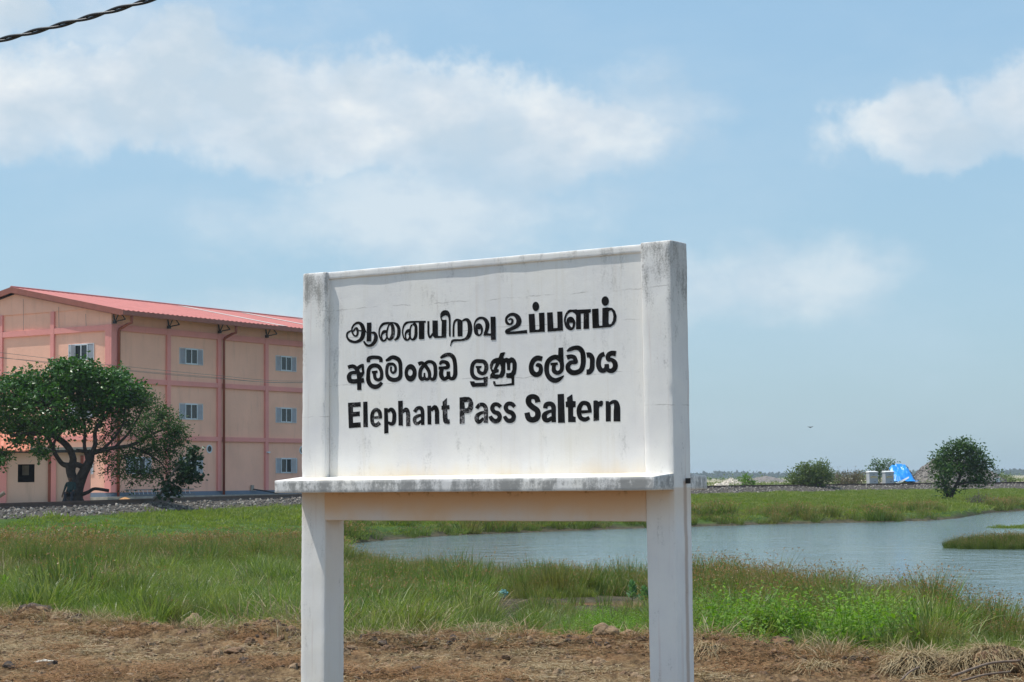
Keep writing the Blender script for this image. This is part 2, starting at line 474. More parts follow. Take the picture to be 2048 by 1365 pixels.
M['ink'] = simple('ochre_print', (.45, .29, .04), .6, .05, 2, .02)
M['dark'] = simple('dark_print', (.05, .05, .05), .6, .05, 2, .02)
M['tarp'] = simple('bright_blue_tarpaulin', (.012, .27, .78), .38, .12, 1.2, .5, .06)
M['tarpwhite'] = simple('white_tarpaulin_underside', (.7, .74, .8), .4, .08, 1.2, .4, .05)
M['straw'] = foliage('dry_straw', [(.22, .15, .075), (.33, .25, .14), (.44, .36, .23)], .8, .1)
M['fibre'] = foliage('coconut_fibre', [(.17, .085, .038), (.27, .14, .06), (.30, .20, .10)], .85, .1)
M['grass'] = foliage('green_grass', [(.05, .09, .016), (.12, .185, .03), (.22, .28, .06), (.44, .42, .21)], .42, .42, spec=.5, patch=(.6, (.25, .22, .09), (.06, .12, .025)))
M['lawn'] = foliage('short_lawn', [(.12, .17, .02), (.175, .225, .032), (.25, .27, .07)], .5, .4, patch=(.5, (.24, .23, .09), (.10, .19, .02)))
M['sedge'] = foliage('sedge', [(.04, .075, .016), (.095, .155, .028), (.175, .225, .05), (.36, .35, .16)], .45, .4, (.34, .18, .09), spec=.45, patch=(.55, (.24, .17, .075), (.10, .16, .035)))
M['reed'] = foliage('reed', [(.07, .11, .025), (.13, .17, .04), (.21, .22, .075)], .5, .4, (.26, .18, .09))
M['herb'] = foliage('herb_leaves', [(.07, .155, .014), (.14, .26, .022), (.24, .36, .045)], .5, .4)
M['limeherb'] = foliage('lime_herb_leaves', [(.16, .30, .02), (.25, .36, .03)], .5, .4)
M['milkweed'] = foliage('grey_green_leaves', [(.10, .20, .09), (.15, .26, .13)], .45, .3)
M['broad'] = foliage('broad_glossy_leaves', [(.015, .048, .008), (.035, .105, .012), (.075, .18, .02)], .36, .25, spec=.5)
M['neem'] = foliage('fine_olive_leaves', [(.022, .055, .012), (.055, .12, .02), (.13, .20, .035)], .5, .3)
M['darkleaf'] = foliage('dark_green_leaves', [(.014, .040, .014), (.024, .062, .02)], .42, .25)
M['treeleaf'] = foliage('mid_green_leaves', [(.022, .06, .016), (.055, .115, .022), (.10, .18, .035)], .5, .3)
M['thorn'] = foliage('thorn_bush_leaves', [(.07, .11, .025), (.12, .17, .04), (.19, .22, .07)], .6, .3)
M['drybush'] = foliage('dry_bush_twigs', [(.14, .105, .075), (.19, .15, .10), (.12, .14, .05)], .8, .2)
M['farleaf'] = foliage('distant_wood', [(.02, .045, .015), (.035, .07, .02)], .8, .1)
M['deadstick'] = simple('grey_brown_stick', (.20, .14, .10), .9, .4, 12)
M['deadtwig'] = simple('dead_twigs', (.10, .08, .07), .9, .4, 9)


def ground_mat():
    m, nb, b = material('ground_soil_and_turf'); p = geopos(nb)
    A = lambda k: (lambda n: (setattr(n, 'attribute_name', k), n.outputs['Fac'])[1])(nb.n.new('ShaderNodeAttribute'))
    dirt, lawn, grav, far = A('dirt'), A('lawn'), A('gravel'), A('far')
    n1 = nb.noise(p, 1.1, 6, .6); n2 = nb.noise(nb.mapping(p, (1, .35, 1)), 7, 7, .7); n3 = nb.noise(nb.mapping(p, (1, .4, 1)), 32, 8, .75)
    cd = nb.ramp(nb.math('ADD', nb.math('MULTIPLY', n2, .5), nb.math('MULTIPLY', n3, .5)),
                 [(.38, (.042, .025, .014)), (.47, (.12, .074, .037)), (.56, (.22, .145, .075)), (.68, (.34, .245, .14))])
    cd = nb.mix(nb.math('MULTIPLY', nb.sstep(nb.noise(nb.mapping(p, loc=(7, 3, 0)), .8, 5, .6), .52, .66), .35), cd, (.30, .15, .065))
    mud = nb.ramp(n2, [(.4, (.04, .036, .024)), (.6, (.10, .085, .05))])
    turf = nb.ramp(nb.noise(p, 2.5, 6, .65), [(.35, (.03, .06, .012)), (.55, (.06, .11, .018)), (.7, (.085, .13, .03))])
    gr = nb.ramp(nb.noise(p, 12, 5, .7), [(.4, (.045, .04, .036)), (.6, (.12, .105, .09))])
    fr = nb.ramp(nb.noise(nb.mapping(p, (.6, .12, 1)), .12, 6, .65), [(.36, (.10, .13, .045)), (.5, (.26, .24, .15)), (.62, (.50, .43, .33))])
    c = nb.mix(dirt, mud, cd); c = nb.mix(lawn, c, turf); c = nb.mix(grav, c, gr); c = nb.mix(far, c, fr)
    nb.put(b.inputs['Base Color'], c); b.inputs['Roughness'].default_value = .95; b.inputs['Specular IOR Level'].default_value = .15
    bump(nb, b, nb.math('ADD', n2, n3), .8, .03)
    return m
M['ground'] = ground_mat()


def water_mat():
    m, nb, b = material('pond_water'); p = geopos(nb)
    w = nb.noise(nb.mapping(p, (.75, .6, 1), rot=(0, 0, .12)), 1.5, 5, .6)
    w2 = nb.noise(nb.mapping(p, (.6, 1, 1)), 4.5, 3, .5)
    patch = nb.sstep(nb.noise(nb.mapping(p, (.25, .6, 1)), .35, 4, .6), .4, .62)
    nb.put(b.inputs['Base Color'], nb.mix(patch, (.10, .15, .155), (.13, .18, .175)))
    b.inputs['Roughness'].default_value = .08; b.inputs['IOR'].default_value = 1.33
    h = nb.math('ADD', w, nb.math('MULTIPLY', w2, .35))
    bump(nb, b, h, 1.0, .13)
    return m
M['water'] = water_mat()
m, nb, b = material('muddy_puddle_water'); b.inputs['Base Color'].default_value = (.17, .105, .05, 1); b.inputs['Roughness'].default_value = .12
bump(nb, b, nb.noise(geopos(nb), 9, 3), .1, .01); M['puddle'] = m

# ------------------------------------------------------------------ terrain
# all curves: distance ahead (Y) by bearing u = X / Y
U = lambda px: (px - 1024) / F
def curve(pairs):
    xs = np.array([U(a) for a, _ in pairs]); ys = np.array([b for _, b in pairs], float)
    return lambda u: np.interp(u, xs, ys)
DIRT = curve([(-400, 22.8), (0, 22.6), (150, 21.6), (300, 20.3), (500, 19.5), (700, 18.1), (900, 18.6), (1100, 18.1), (1290, 18.3), (1400, 17.3), (1600, 16.7), (1800, 16.0), (2048, 15.6), (2500, 15.2)])
NEAR = curve([(-400, 44), (0, 44), (690, 44), (850, 40), (1000, 38), (1290, 36), (1400, 35.5), (1600, 33.5), (1750, 31), (1850, 28.2), (1950, 25.6), (2048, 23.2), (2400, 20)])
FARS = curve([(-400, 60), (0, 58), (400, 60), (690, 66), (900, 74), (1290, 82), (1600, 87), (1750, 88), (1850, 90), (1910, 94), (1980, 108), (2048, 112), (2400, 122)])
TRK = curve([(-900, 55), (-400, 59), (0, 66), (200, 73), (400, 86), (600, 100), (900, 122), (1150, 142), (1420, 163), (1700, 181), (2048, 196), (2500, 212), (3000, 230)])
RZ = curve([(-900, .95), (0, .95), (600, .95), (1420, .92), (2048, .84), (3000, .8)])
TZ = curve([(-900, .5), (0, .5), (600, .42), (1420, .22), (2048, .15), (3000, .15)])
TOE = 4.2   # ballast toe, metres in front of the near rail (measured along the view)


def wet(u):
    t = np.clip((np.asarray(u) - U(600)) / (U(760) - U(600)), 0, 1)
    return t * t * (3 - 2 * t)


def ss(x, a, b):
    t = np.clip((x - a) / (b - a), 0, 1); return t * t * (3 - 2 * t)


PUD = [(U(1225), 28.6, .85, .7), (U(1003), 30.9, .25, .3), (U(1290), 28.0, .5, .55)]
def pud(x, y):
    m = np.zeros(np.shape(x))
    for u, Y, rx, ry in PUD:
        d = np.sqrt(((x - u * Y) / rx) ** 2 + ((y - Y) / ry) ** 2) + vfbm(x, y, 1.2, 3) * .25
        m = np.maximum(m, 1 - ss(d, .8, 1.2))
    return m


def height(x, y, fine=True):
    x = np.asarray(x, float); y = np.asarray(y, float)
    u = x / np.maximum(y, .5)
    d, n, f, t = DIRT(u), NEAR(u), FARS(u), TRK(u)
    w = wet(u); rz = RZ(u)
    toe = t - TOE * (t / 80) ** .5
    z = np.zeros_like(y)
    mid = (d + n) / 2
    z = z + ss(y, d - .2, mid) * -.28
    shore = -.5 * w - .22 * (1 - w)
    z = z + ss(y, mid, n) * (shore + .28)
    z = z + ss(y, n, n + 5) * (-.45 * w)
    z = z + ss(y, f - 3, f) * (.45 * w)
    # bank up to the ballast toe
    k = ss(y, f, f + 2.2) * .4 + .6 * np.clip((y - f - 1) / np.maximum(toe - f - 1, 1), 0, 1)
    z = z + np.where(y > f, k * (TZ(u) - shore), 0)
    k = np.clip((y - toe) / (t - .6 - toe), 0, 1)
    z = z + k * (rz - .19 - TZ(u))
    z = z - ss(y, t + 4, t + 7) * (rz - .19 - .70)
    # windrow of cleared soil along the dirt edge
    e = np.exp(-((y - d + .35) / .55) ** 2)
    if fine:
        z = z + e * (.06 + .16 * np.maximum(0, vfbm(x, y * .6, 1.6, 4)))
        a = 1 - ss(y, d, d + 1.5)
        z = z + a * (.04 * vfbm(x, y, .9, 3) + .042 * vfbm(x, y, 3.5, 4, .6) + .040 * np.abs(vfbm(x + 5, y, 9, 3, .7)))
        z = z + (1 - a) * (1 - ss(y, t - 12, t - 3)) * .05 * vfbm(x, y, .7, 3)
    pd = pud(x, y)
    z = z * (1 - pd) + pd * -.42
    return z


def grid_ground(name, ur, yr, nu, ny, mat, **props):
    us = np.linspace(ur[0], ur[1], nu); ys = np.geomspace(yr[0], yr[1], ny)
    Ug, Yg = np.meshgrid(us, ys)
    X = Ug * Yg
    Z = height(X, Yg)
    d, n, f, t = DIRT(Ug), NEAR(Ug), FARS(Ug), TRK(Ug)
    wv = vfbm(X, Yg, .8, 4)
    dirt = 1 - ss(Yg + wv * .8, d - .4, d + .5)
    w = wet(Ug); toe = t - TOE * (t / 80) ** .5
    lawn = ss(Yg + wv * 1.0, f + .1 * w, f + 1.4) * (1 - ss(Yg, toe - .3, toe + .2)) + (1 - w) * ss(Yg, d + 2, d + 5) * (1 - ss(Yg, f, f + 2)) * .6
    lawn = np.clip(lawn, 0, 1)
    pr = np.clip(pud(X, Yg) * 3, 0, 1); dirt = np.maximum(dirt, pr); lawn = lawn * (1 - pr)
    grav = ss(Yg, toe - .3, toe + .2) * (1 - ss(Yg, t + 4, t + 6))
    far = ss(Yg, t + 4, t + 6)
    verts = np.stack([X, Yg, Z], -1).reshape(-1, 3)
    i = np.arange(nu * ny).reshape(ny, nu)
    faces = np.stack([i[:-1, :-1], i[:-1, 1:], i[1:, 1:], i[1:, :-1]], -1).reshape(-1, 4)
    me = mesh_np(name, verts, faces, dict(dirt=dirt.ravel(), lawn=lawn.ravel(), gravel=grav.ravel(), far=far.ravel()), smooth=True)
    return link(name, me, mat, **props)


# one sheet, in five joined-up patches of falling fineness
def ground():
    strips = [((3., 13.2), 120, 60), ((13.2, 26), 780, 330), ((26, 60), 300, 130), ((60, 260), 360, 260), ((260, 6000), 80, 90)]
    obs = []
    for k, (yr, nu, ny) in enumerate(strips):
        obs.append(grid_ground('ground', (-.5, .5), yr, nu, ny, M['ground'], kind='structure'))
    # join into a single sheet
    vs = []; fs = []; at_ = {k: [] for k in ('dirt', 'lawn', 'gravel', 'far')}; base = 0
    for o in obs:
        me = o.data; n = len(me.vertices)
        v = np.empty(n * 3, np.float32); me.vertices.foreach_get('co', v); vs.append(v.reshape(-1, 3))
        l = np.empty(len(me.loops), np.int32); me.loops.foreach_get('vertex_index', l); fs.append(l.reshape(-1, 4) + base); base += n
        for k in at_:
            a = np.empty(n, np.float32); me.attributes[k].data.foreach_get('value', a); at_[k].append(a)
        bpy.data.objects.remove(o); bpy.data.meshes.remove(me)
    # outer apron: behind and beside the camera, so the sheet has no near edge
    me = mesh_np('ground', np.concatenate(vs), np.concatenate(fs), {k: np.concatenate(v) for k, v in at_.items()}, True)
    link('ground', me, M['ground'], kind='structure')
    ap = MB()
    ap.add([(-60, -60, -.03), (60, -60, -.03), (60, 3.4, -.03), (-60, 3.4, -.03), (-1.3, 3.4, -.03), (1.3, 3.4, -.03)], [(0, 1, 2, 3)])
    for s in (-1, 1):
        q = [(s * 1.4, 3, -.03), (s * 60, 3, -.03), (s * 900, 60, -.05), (s * 3000, 6000, .75), (s * 2990, 6000, .75), (s * 129, 262, .7), (s * 29.9, 60, -.6), (s * 12.9, 26, -.45), (s * 6.5, 13.2, -.04)]
        q = q if s > 0 else q[::-1]
        ap.add(q, [tuple(range(len(q)))])
    me = ap.mesh('surrounding_ground')
    for k, v in (('dirt', 1), ('lawn', 0), ('gravel', 0), ('far', .3)):
        a = me.attributes.new(k, 'FLOAT', 'POINT'); a.data.foreach_set('value', [float(v)] * len(me.vertices))
    link('surrounding_ground', me, M['ground'], kind='structure')
ground()
w_ = MB(); w_.add([(-9, 34, -.55), (2, 20, -.55), (60, 18, -.55), (70, 135, -.55), (10, 110, -.55), (-9, 80, -.55)], [(0, 1, 2, 3, 4, 5)])
w_.obj('pond_water', M['water'], kind='structure')
pm = MB()
for u, Y, rx, ry in PUD:
    pm.add([(u * Y + rx * 1.25 * math.cos(a), Y + ry * 1.25 * math.sin(a), -.385 + .0001 * len(pm.v)) for a in np.linspace(0, 2 * math.pi, 24, endpoint=False)], [tuple(range(24))])
pm.obj('muddy_puddle', M['puddle'], kind='structure')


# ------------------------------------------------------------------ scattering of uncountable stuff
PROTO = bpy.data.collections.new('blade_sources')


def source(me, mat):
    me.materials.append(mat)
    o = bpy.data.objects.new('source', me); return o


def scatter(name, pos, scl, srcs, idx=None, tilt=.12, yaw=None, **props):
    n = len(pos)
    me = bpy.data.meshes.new(name)
    me.vertices.add(n); me.vertices.foreach_set('co', np.asarray(pos, np.float32).ravel())
    rot = np.stack([rng.normal(0, tilt, n), rng.normal(0, tilt, n), rng.uniform(0, 6.283, n) if yaw is None else yaw], -1).astype(np.float32)
    a = me.attributes.new('rot', 'FLOAT_VECTOR', 'POINT'); a.data.foreach_set('vector', rot.ravel())
    scl = np.asarray(scl, np.float32)
    if scl.ndim == 1: scl = np.repeat(scl[:, None], 3, 1)
    a = me.attributes.new('scl', 'FLOAT_VECTOR', 'POINT'); a.data.foreach_set('vector', np.ascontiguousarray(scl).ravel())
    a = me.attributes.new('idx', 'INT', 'POINT')
    a.data.foreach_set('value', (rng.integers(0, len(srcs), n) if idx is None else idx).astype(np.int32))
    col = bpy.data.collections.new(name + '_sources')
    for k, s in enumerate(srcs):
        s.name = f'{name}_source_{k:02d}'; col.objects.link(s)
    ng = bpy.data.node_groups.new(name, 'GeometryNodeTree')
    ng.interface.new_socket('Geometry', in_out='INPUT', socket_type='NodeSocketGeometry')
    ng.interface.new_socket('Geometry', in_out='OUTPUT', socket_type='NodeSocketGeometry')
    N = ng.nodes; L = ng.links
    gi = N.new('NodeGroupInput'); go = N.new('NodeGroupOutput')
    ip = N.new('GeometryNodeInstanceOnPoints'); ci = N.new('GeometryNodeCollectionInfo')
    ci.inputs[0].default_value = col; ci.inputs['Separate Children'].default_value = True; ci.inputs['Reset Children'].default_value = True
    ip.inputs['Pick Instance'].default_value = True
    def na(nm, ty):
        k = N.new('GeometryNodeInputNamedAttribute'); k.data_type = ty; k.inputs[0].default_value = nm
        return [o for o in k.outputs if o.enabled and o.name == 'Attribute'][0]
    L.new(gi.outputs[0], ip.inputs['Points']); L.new(ci.outputs[0], ip.inputs['Instance'])
    L.new(na('idx', 'INT'), ip.inputs['Instance Index'])
    e2r = N.new('FunctionNodeEulerToRotation'); L.new(na('rot', 'FLOAT_VECTOR'), e2r.inputs[0]); L.new(e2r.outputs[0], ip.inputs['Rotation'])
    L.new(na('scl', 'FLOAT_VECTOR'), ip.inputs['Scale']); L.new(ip.outputs[0], go.inputs[0])
    o = link(name, me, None, kind='stuff', **props)
    md = o.modifiers.new('scatter', 'NODES'); md.node_group = ng
    return o


def clump(n, h, rad, width, lean=.35, bend=.5, heads=0, hs=.02, seed=0, hvar=.35):
    """a tuft of n bent blades; heads = share of blades that carry a seed head"""
    r = np.random.default_rng(seed)
    V = []; T = []; Q = []; var = []; tip = []
    for i in range(n):
        a = r.uniform(0, 6.283); q = rad * math.sqrt(r.uniform()); bx, by = q * math.cos(a), q * math.sin(a)
        H = h * (1 - hvar * r.uniform()); w = width * r.uniform(.7, 1.3)
        la = a + r.normal(0, .6); ln = lean * (r.uniform(.2, 1)) * (q / rad * .7 + .3)
        dx, dy = math.cos(la), math.sin(la); sa = r.uniform(0, 3.14159); sx, sy = math.cos(sa) * w / 2, math.sin(sa) * w / 2
        k = len(V); bb = bend * r.uniform(.3, 1.2)
        v = r.uniform(); prev = None
        for j, t in enumerate((0, .4, .75, 1)):
            off = H * (ln * t + bb * ln * t * t * 1.2); zz = H * t * (1 - .25 * bb * t * t)
            ww = (1, .85, .5, 0)[j]
            cx, cy = bx + dx * off, by + dy * off
            if ww:
                V += [(cx - sx * ww, cy - sy * ww, zz), (cx + sx * ww, cy + sy * ww, zz)]; var += [v, v]; tip += [0, 0]
            else:
                V.append((cx, cy, zz)); var.append(v); tip.append(.0)
        Q += [(k, k + 1, k + 3, k + 2), (k + 2, k + 3, k + 5, k + 4)]; T.append((k + 4, k + 5, k + 6))
        if r.uniform() < heads:
            for _ in range(3):
                k = len(V); s = hs * r.uniform(.7, 1.4)
                c = np.array([cx, cy, zz]) + r.normal(0, hs * .8, 3)
                A = r.normal(0, 1, 3); A /= np.linalg.norm(A); B = np.cross(A, r.normal(0, 1, 3)); B /= np.linalg.norm(B) + 1e-6
                V += [tuple(c - A * s), tuple(c + B * s * .6), tuple(c + A * s), tuple(c - B * s * .6)]
                var += [v] * 4; tip += [1] * 4; Q.append((k, k + 1, k + 2, k + 3))
    return mesh_np('tuft', V, [np.array(Q), np.array(T)], dict(var=var, tip=tip))


def herb(n, h, leaf, seed=0):
    r = np.random.default_rng(seed); V = []; Q = []; var = []
    for i in range(n):
        a = r.uniform(0, 6.283); q = .16 * math.sqrt(r.uniform()); bx, by = q * math.cos(a), q * math.sin(a)
        H = h * r.uniform(.5, 1); lx, ly = r.normal(0, .12, 2)
        for j in range(14):
            t = (j + 1) / 14; c = np.array([bx + lx * t * H * 2, by + ly * t * H * 2, H * t])
            aa = j * 2.4 + a; L = leaf * r.uniform(.6, 1.2) * (1.1 - .5 * t)
            d = np.array([math.cos(aa), math.sin(aa), r.uniform(-.1, .7)]); d /= np.linalg.norm(d); s = np.cross(d, [0, 0, 1]); s /= np.linalg.norm(s) + 1e-6
            k = len(V); V += [tuple(c), tuple(c + d * L * .5 + s * L * .24), tuple(c + d * L), tuple(c + d * L * .5 - s * L * .24)]
            v = r.uniform(); var += [v] * 4; Q.append((k, k + 1, k + 2, k + 3))
        k = len(V); V += [(bx - .003, by, 0), (bx + .003, by, 0), (bx + lx * H * 2 + .001, by + ly * H * 2, H), (bx + lx * H * 2 - .001, by + ly * H * 2, H)]
        var += [0] * 4; Q.append((k, k + 1, k + 2, k + 3))
    return mesh_np('herb', V, [np.array(Q)], dict(var=var))


def rock(seed, flat=1., sub=1):
    bm = bmesh.new(); bmesh.ops.create_icosphere(bm, subdivisions=sub, radius=1)
    r = random.Random(seed); o = Vector((r.uniform(0, 50), 0, 0))
    for v in bm.verts:
        v.co *= 1 + .45 * mnoise.noise(v.co * 1.1 + o) + .18 * mnoise.noise(v.co * 3 + o)
        v.co.z *= flat
    me = bpy.data.meshes.new('rock'); bm.to_mesh(me); bm.free(); return me


def strands(n, L, w, spread, seed, curl=.5, lift=.3):
    """loose dry stalks lying in a tangle"""
    r = np.random.default_rng(seed); V = []; Q = []; var = []
    for i in range(n):
        p = np.array([*r.normal(0, spread, 2), abs(r.normal(0, spread * lift)) + .004]); a = r.uniform(0, 6.283)
        l = L * r.uniform(.4, 1.2); k0 = len(V); v = r.uniform(); el = r.normal(0, .25 * (1 + lift))
        for j in range(5):
            s = np.array([-math.sin(a), math.cos(a), r.uniform(-.4, .4)]) * w / 2
            V += [tuple(p - s), tuple(p + s)]; var += [v, v]
            a += r.normal(0, curl); el *= .6; p = p + np.array([math.cos(a), math.sin(a), el]) * l / 4; p[2] = max(p[2], .003)
        for j in range(4):
            k = k0 + 2 * j; Q.append((k, k + 1, k + 3, k + 2))
    return mesh_np('strands', V, [np.array(Q)], dict(var=var))


def sample(n, y0, y1, u0=-.31, u1=.31):
    """uniform over ground area between two distances inside a sector"""
    y = np.sqrt(rng.uniform(y0 * y0, y1 * y1, n)); u = rng.uniform(u0, u1, n)
    return u * y, y, u


def pts(x, y, keep, sink=.02):
    x, y = x[keep], y[keep]
    return np.stack([x, y, height(x, y) - sink], -1)


def vegetation():
    # tall green grass near, thinning into sedge towards the water
    S = [source(clump(70, .46, .17, .010, .6, .9, .12, .008, seed=s, hvar=.55), M['grass']) for s in range(5)]
    SH = [source(clump(60, .30, .2, .008, .7, .9, seed=20 + s), M['grass']) for s in range(2)]
    SE = [source(clump(52, .62, .15, .0105, .45, .5, .30, .008, seed=40 + s, hvar=.45), M['sedge']) for s in range(5)]
    SR = [source(clump(56, .62, .17, .0095, .45, .5, .8, .0085, seed=60 + s, hvar=.5), M['sedge']) for s in range(4)]

    def tussocks(n, y0, y1, per, jit):
        """centres of grass tussocks and the tufts that make each of them up"""
        cx_, cy_, _ = sample(n, y0, y1)
        size = rng.uniform(.5, 1.15, n) + .35 * (rng.uniform(size=n) < .18)
        k = np.repeat(np.arange(n), per)
        q = rng.normal(0, jit, (n * per, 2)) * size[k][:, None]
        x_ = cx_[k] + q[:, 0]; y_ = cy_[k] + q[:, 1]
        fall = np.exp(-(q ** 2).sum(1) / (2 * (jit * 1.4 * size[k]) ** 2))
        return x_, y_, x_ / y_, size[k] * (.6 + .45 * fall), rng.uniform(size=n)[k], cx_[k], cy_[k]

    def corridor(x, y, u):      # the puddle and the short growth in front of it
        c3 = (u > U(984)) & (u < U(1032)) & (y > 20.3) & (y < 33)
        c = (u > U(975)) & (u < U(1312)) & (y > 23.8) & (y < 30.2)
        c2 = (u > U(1150)) & (u < U(1312)) & (y < 31)
        return (c & (rng.uniform(size=len(x)) < .95)) | (c2 & (rng.uniform(size=len(x)) < .85)) | (c3 & (rng.uniform(size=len(x)) < .93))
    lim = lambda u: NEAR(u) * wet(u) + (1 - wet(u)) * 47
    herbs = lambda u, y: (u > U(1440)) & (u < U(1790)) & (y < DIRT(u) + 4.5)
    # low green sward everywhere between the soil and the water
    x, y, u = sample(5200, 15, 47)
    k = (y > DIRT(u) + .3) & (y < lim(u)) & ((y < DIRT(u) + 8) | (rng.uniform(size=len(x)) < .5)) & (pud(x, y) < .2) & ~corridor(x, y, u) & (vfbm(x, y, .6, 3) > -.3)
    P = pts(x, y, k); scatter('green_sward', P, rng.uniform(.35, .75, len(P)), S + SH)
    # tussocks: green grass in front, sedge behind, patches of each in the other
    x, y, u, sz, sp, cx_, cy_ = tussocks(1350, 14.5, 48, 9, .25)
    cu = cx_ / cy_; f = (cy_ - DIRT(cu)) / (lim(cu) - DIRT(cu))
    ok = (y > DIRT(u) + .25) & (y < lim(u) + .2) & (pud(x, y) < .15) & ~corridor(x, y, u)
    patch = vfbm(cx_, cy_, .22, 3); right = ss(cu, U(1330), U(1480))
    sedge = sp < np.clip(ss(f + patch * .8 + right * .2, .15, .95), .04, .9)
    cor = np.where((u > U(960)) & (u < U(1312)) & (y < 31), .6, 1.0)
    k = ok & sedge & (right < .5); P = pts(x, y, k); scatter('sedge_grass', P, (sz * cor)[k] * .98, SE)
    k = ok & sedge & (right >= .5); P = pts(x, y, k); scatter('rusty_sedge_grass', P, sz[k] * 1.0, SR)
    k = ok & ~sedge & (~herbs(u, y) | (rng.uniform(size=len(x)) < .55))
    P = pts(x, y, k); edge = ss(P[:, 1] - DIRT(P[:, 0] / P[:, 1]), .2, 1.6)
    scatter('tall_green_grass', P, (sz * cor)[k] * (.6 + .5 * edge), S + SH)
    # left marsh beyond 46 m, and the far bank
    B = [source(clump(60, .60, .26, .02, .6, .6, .55, .018, seed=70 + s, hvar=.5), M['sedge']) for s in range(4)]
    G2 = [source(clump(55, .42, .3, .022, .7, .7, seed=80 + s, hvar=.5), M['grass']) for s in range(3)]
    x, y, u, sz, sp, cx_, cy_ = tussocks(2300, 44, 118, 6, .5)
    f = FARS(u); w = wet(u)
    pn = vfbm(x, y, .16, 4)
    bank = (y > f - .3) & (y < f + 4.5 + 5 * pn) & (w > .3)
    marsh = (w < .5) & (y < 55 + 6 * vfbm(x, y, .2, 3))
    k = (bank | marsh) & (y < TRK(u) - 8) & ~((u > U(1880)) & (u < U(1965)) & (sp < .85))
    g = sp > .80
    P = pts(x, y, k & ~g); scatter('far_bank_sedge', P, sz[k & ~g] * 1.05, B)
    P = pts(x, y, k & g); scatter('far_bank_grass', P, sz[k & g], G2)
    x, y, u = sample(1500, 60, 118); f = FARS(u)
    k = (np.abs(y - f - .2) < .8) & (wet(u) > .4) & (u < U(1900))
    P = pts(x, y, k); scatter('bank_tussocks', P, rng.uniform(.7, 1.2, len(P)), [source(clump(90, .5, .25, .014, .8, .9, .1, .02, seed=90 + s), M['reed']) for s in range(2)])
    LW = [source(clump(60, .11, .45, .022, .9, .8, seed=110 + s), M['lawn']) for s in range(3)]
    x, y, u = sample(26000, 50, 185, -.30, .30); t = TRK(u); toe = t - TOE * (t / 80) ** .5; f = FARS(u); w = wet(u)
    k = (y < toe - .1 + .5 * vfbm(x, y, .9, 3)) & (y > f + .8 * w - 8 * (1 - w))
    P = pts(x, y, k); scatter('lawn_grass', P, rng.uniform(.8, 1.5, len(P)) * (1 + .5 * vfbm(P[:, 0], P[:, 1], .3, 3)), LW)
    # dry edge grass
    DG = [source(clump(50, .22, .18, .008, 1.1, 1.3, seed=130 + s), M['straw']) for s in range(3)]
    x, y, u = sample(1300, 15, 26); d = DIRT(u)
    k = (np.abs(y - d - .1) < .75 + .3 * vfbm(x, y, .8, 2)) & (pud(x, y) < .1)
    P = pts(x, y, k); scatter('dry_edge_grass', P, rng.uniform(.4, 1.1, len(P)), DG)
    x, y, u = sample(2600, 17, 46); k = (y > DIRT(u) + 1) & (y < NEAR(u) + .5) & (vfbm(x, y, .5, 3) > .12) & (pud(x, y) < .3) & ~((u > U(960)) & (u < U(1312)) & (y < 32))
    P = pts(x, y, k); scatter('dead_grass_tufts', P, rng.uniform(.8, 2.0, len(P)), [source(clump(40, .26, .16, .007, .9, 1.1, seed=140 + s), M['straw']) for s in range(2)])
    # herbs
    HB = [source(herb(8, .40, .062, s), M['herb']) for s in range(4)]
    x, y, u = sample(5200, 15, 26); d = DIRT(u); pn = vfbm(x, y, .7, 3)
    a = (u > U(1455)) & (u < U(1785)) & (y > d + .2) & (y < d + 4.6 + 2.2 * pn)
    c = (u > U(1120)) & (u < U(1310)) & (y > d + .2) & (y < d + 5.2 + pn) & (y < 26.5) & (pud(x, y) < .4)
    e = (u > U(1390)) & (u < U(1470)) & (y > d + .3) & (y < d + 3) & (rng.uniform(size=len(x)) < .35)
    l = (u < U(330)) & (y > d + .1) & (y < d + 1.6) & (pn > -.1)
    k = (a & (rng.uniform(size=len(x)) < .62) & (vfbm(x + 3, y, .9, 3) > -.06)) | c | e | l
    P = pts(x, y, k); uu = P[:, 0] / P[:, 1]
    hs = rng.uniform(.6, 1.15, len(P)) * np.where(uu > U(1400), 1.45, .6) * np.where(uu < U(400), .55, 1)
    scatter('leafy_weeds', P, hs, HB)
    LH = [source(herb(3, .62, .085, 50 + s), M['limeherb']) for s in range(2)]
    x, y, u = sample(700, 16.5, 22.5); d = DIRT(u)
    k = (u > U(1540)) & (u < U(1740)) & (y > d + 1.2) & (y < d + 4.6) & (vfbm(x, y, 1.1, 3) > -.05)
    P = pts(x, y, k); scatter('lime_green_weeds', P, rng.uniform(.8, 1.3, len(P)), LH)
    # islet reeds and the small weed raft
    RD = [source(clump(90, .60, .28, .012, .25, .35, .25, .014, seed=160 + s, hvar=.5), M['reed']) for s in range(4)]
    c0 = on_z(1975, 1096, -.55); n = 420
    th = rng.uniform(0, 6.283, n); q = np.sqrt(rng.uniform(size=n))
    X = c0.x + .9 + q * np.cos(th) * 2.1; Y = c0.y + q * np.sin(th) * 1.5
    P = np.stack([X, Y, np.full(n, -.57)], -1)
    scatter('islet_reeds', P, rng.uniform(.55, 1.0, n) * (1.0 - .45 * q ** 3), RD)
    c1 = on_z(2043, 1056, -.55); n = 60; q = rng.normal(0, 1, (n, 2)); P = np.stack([c1.x + q[:, 0] * .45, c1.y + q[:, 1] * .7, np.full(n, -.56)], -1)
    scatter('floating_weed', P, rng.uniform(.6, 1.0, n), LW)
    # loose debris on the cleared soil
    ST = [source(strands(26, .16, .0045, .10, 200 + s, .35, .18), M['straw']) for s in range(5)]
    FB = [source(strands(34, .10, .004, .07, 220 + s, .7, .35), M['fibre']) for s in range(4)]
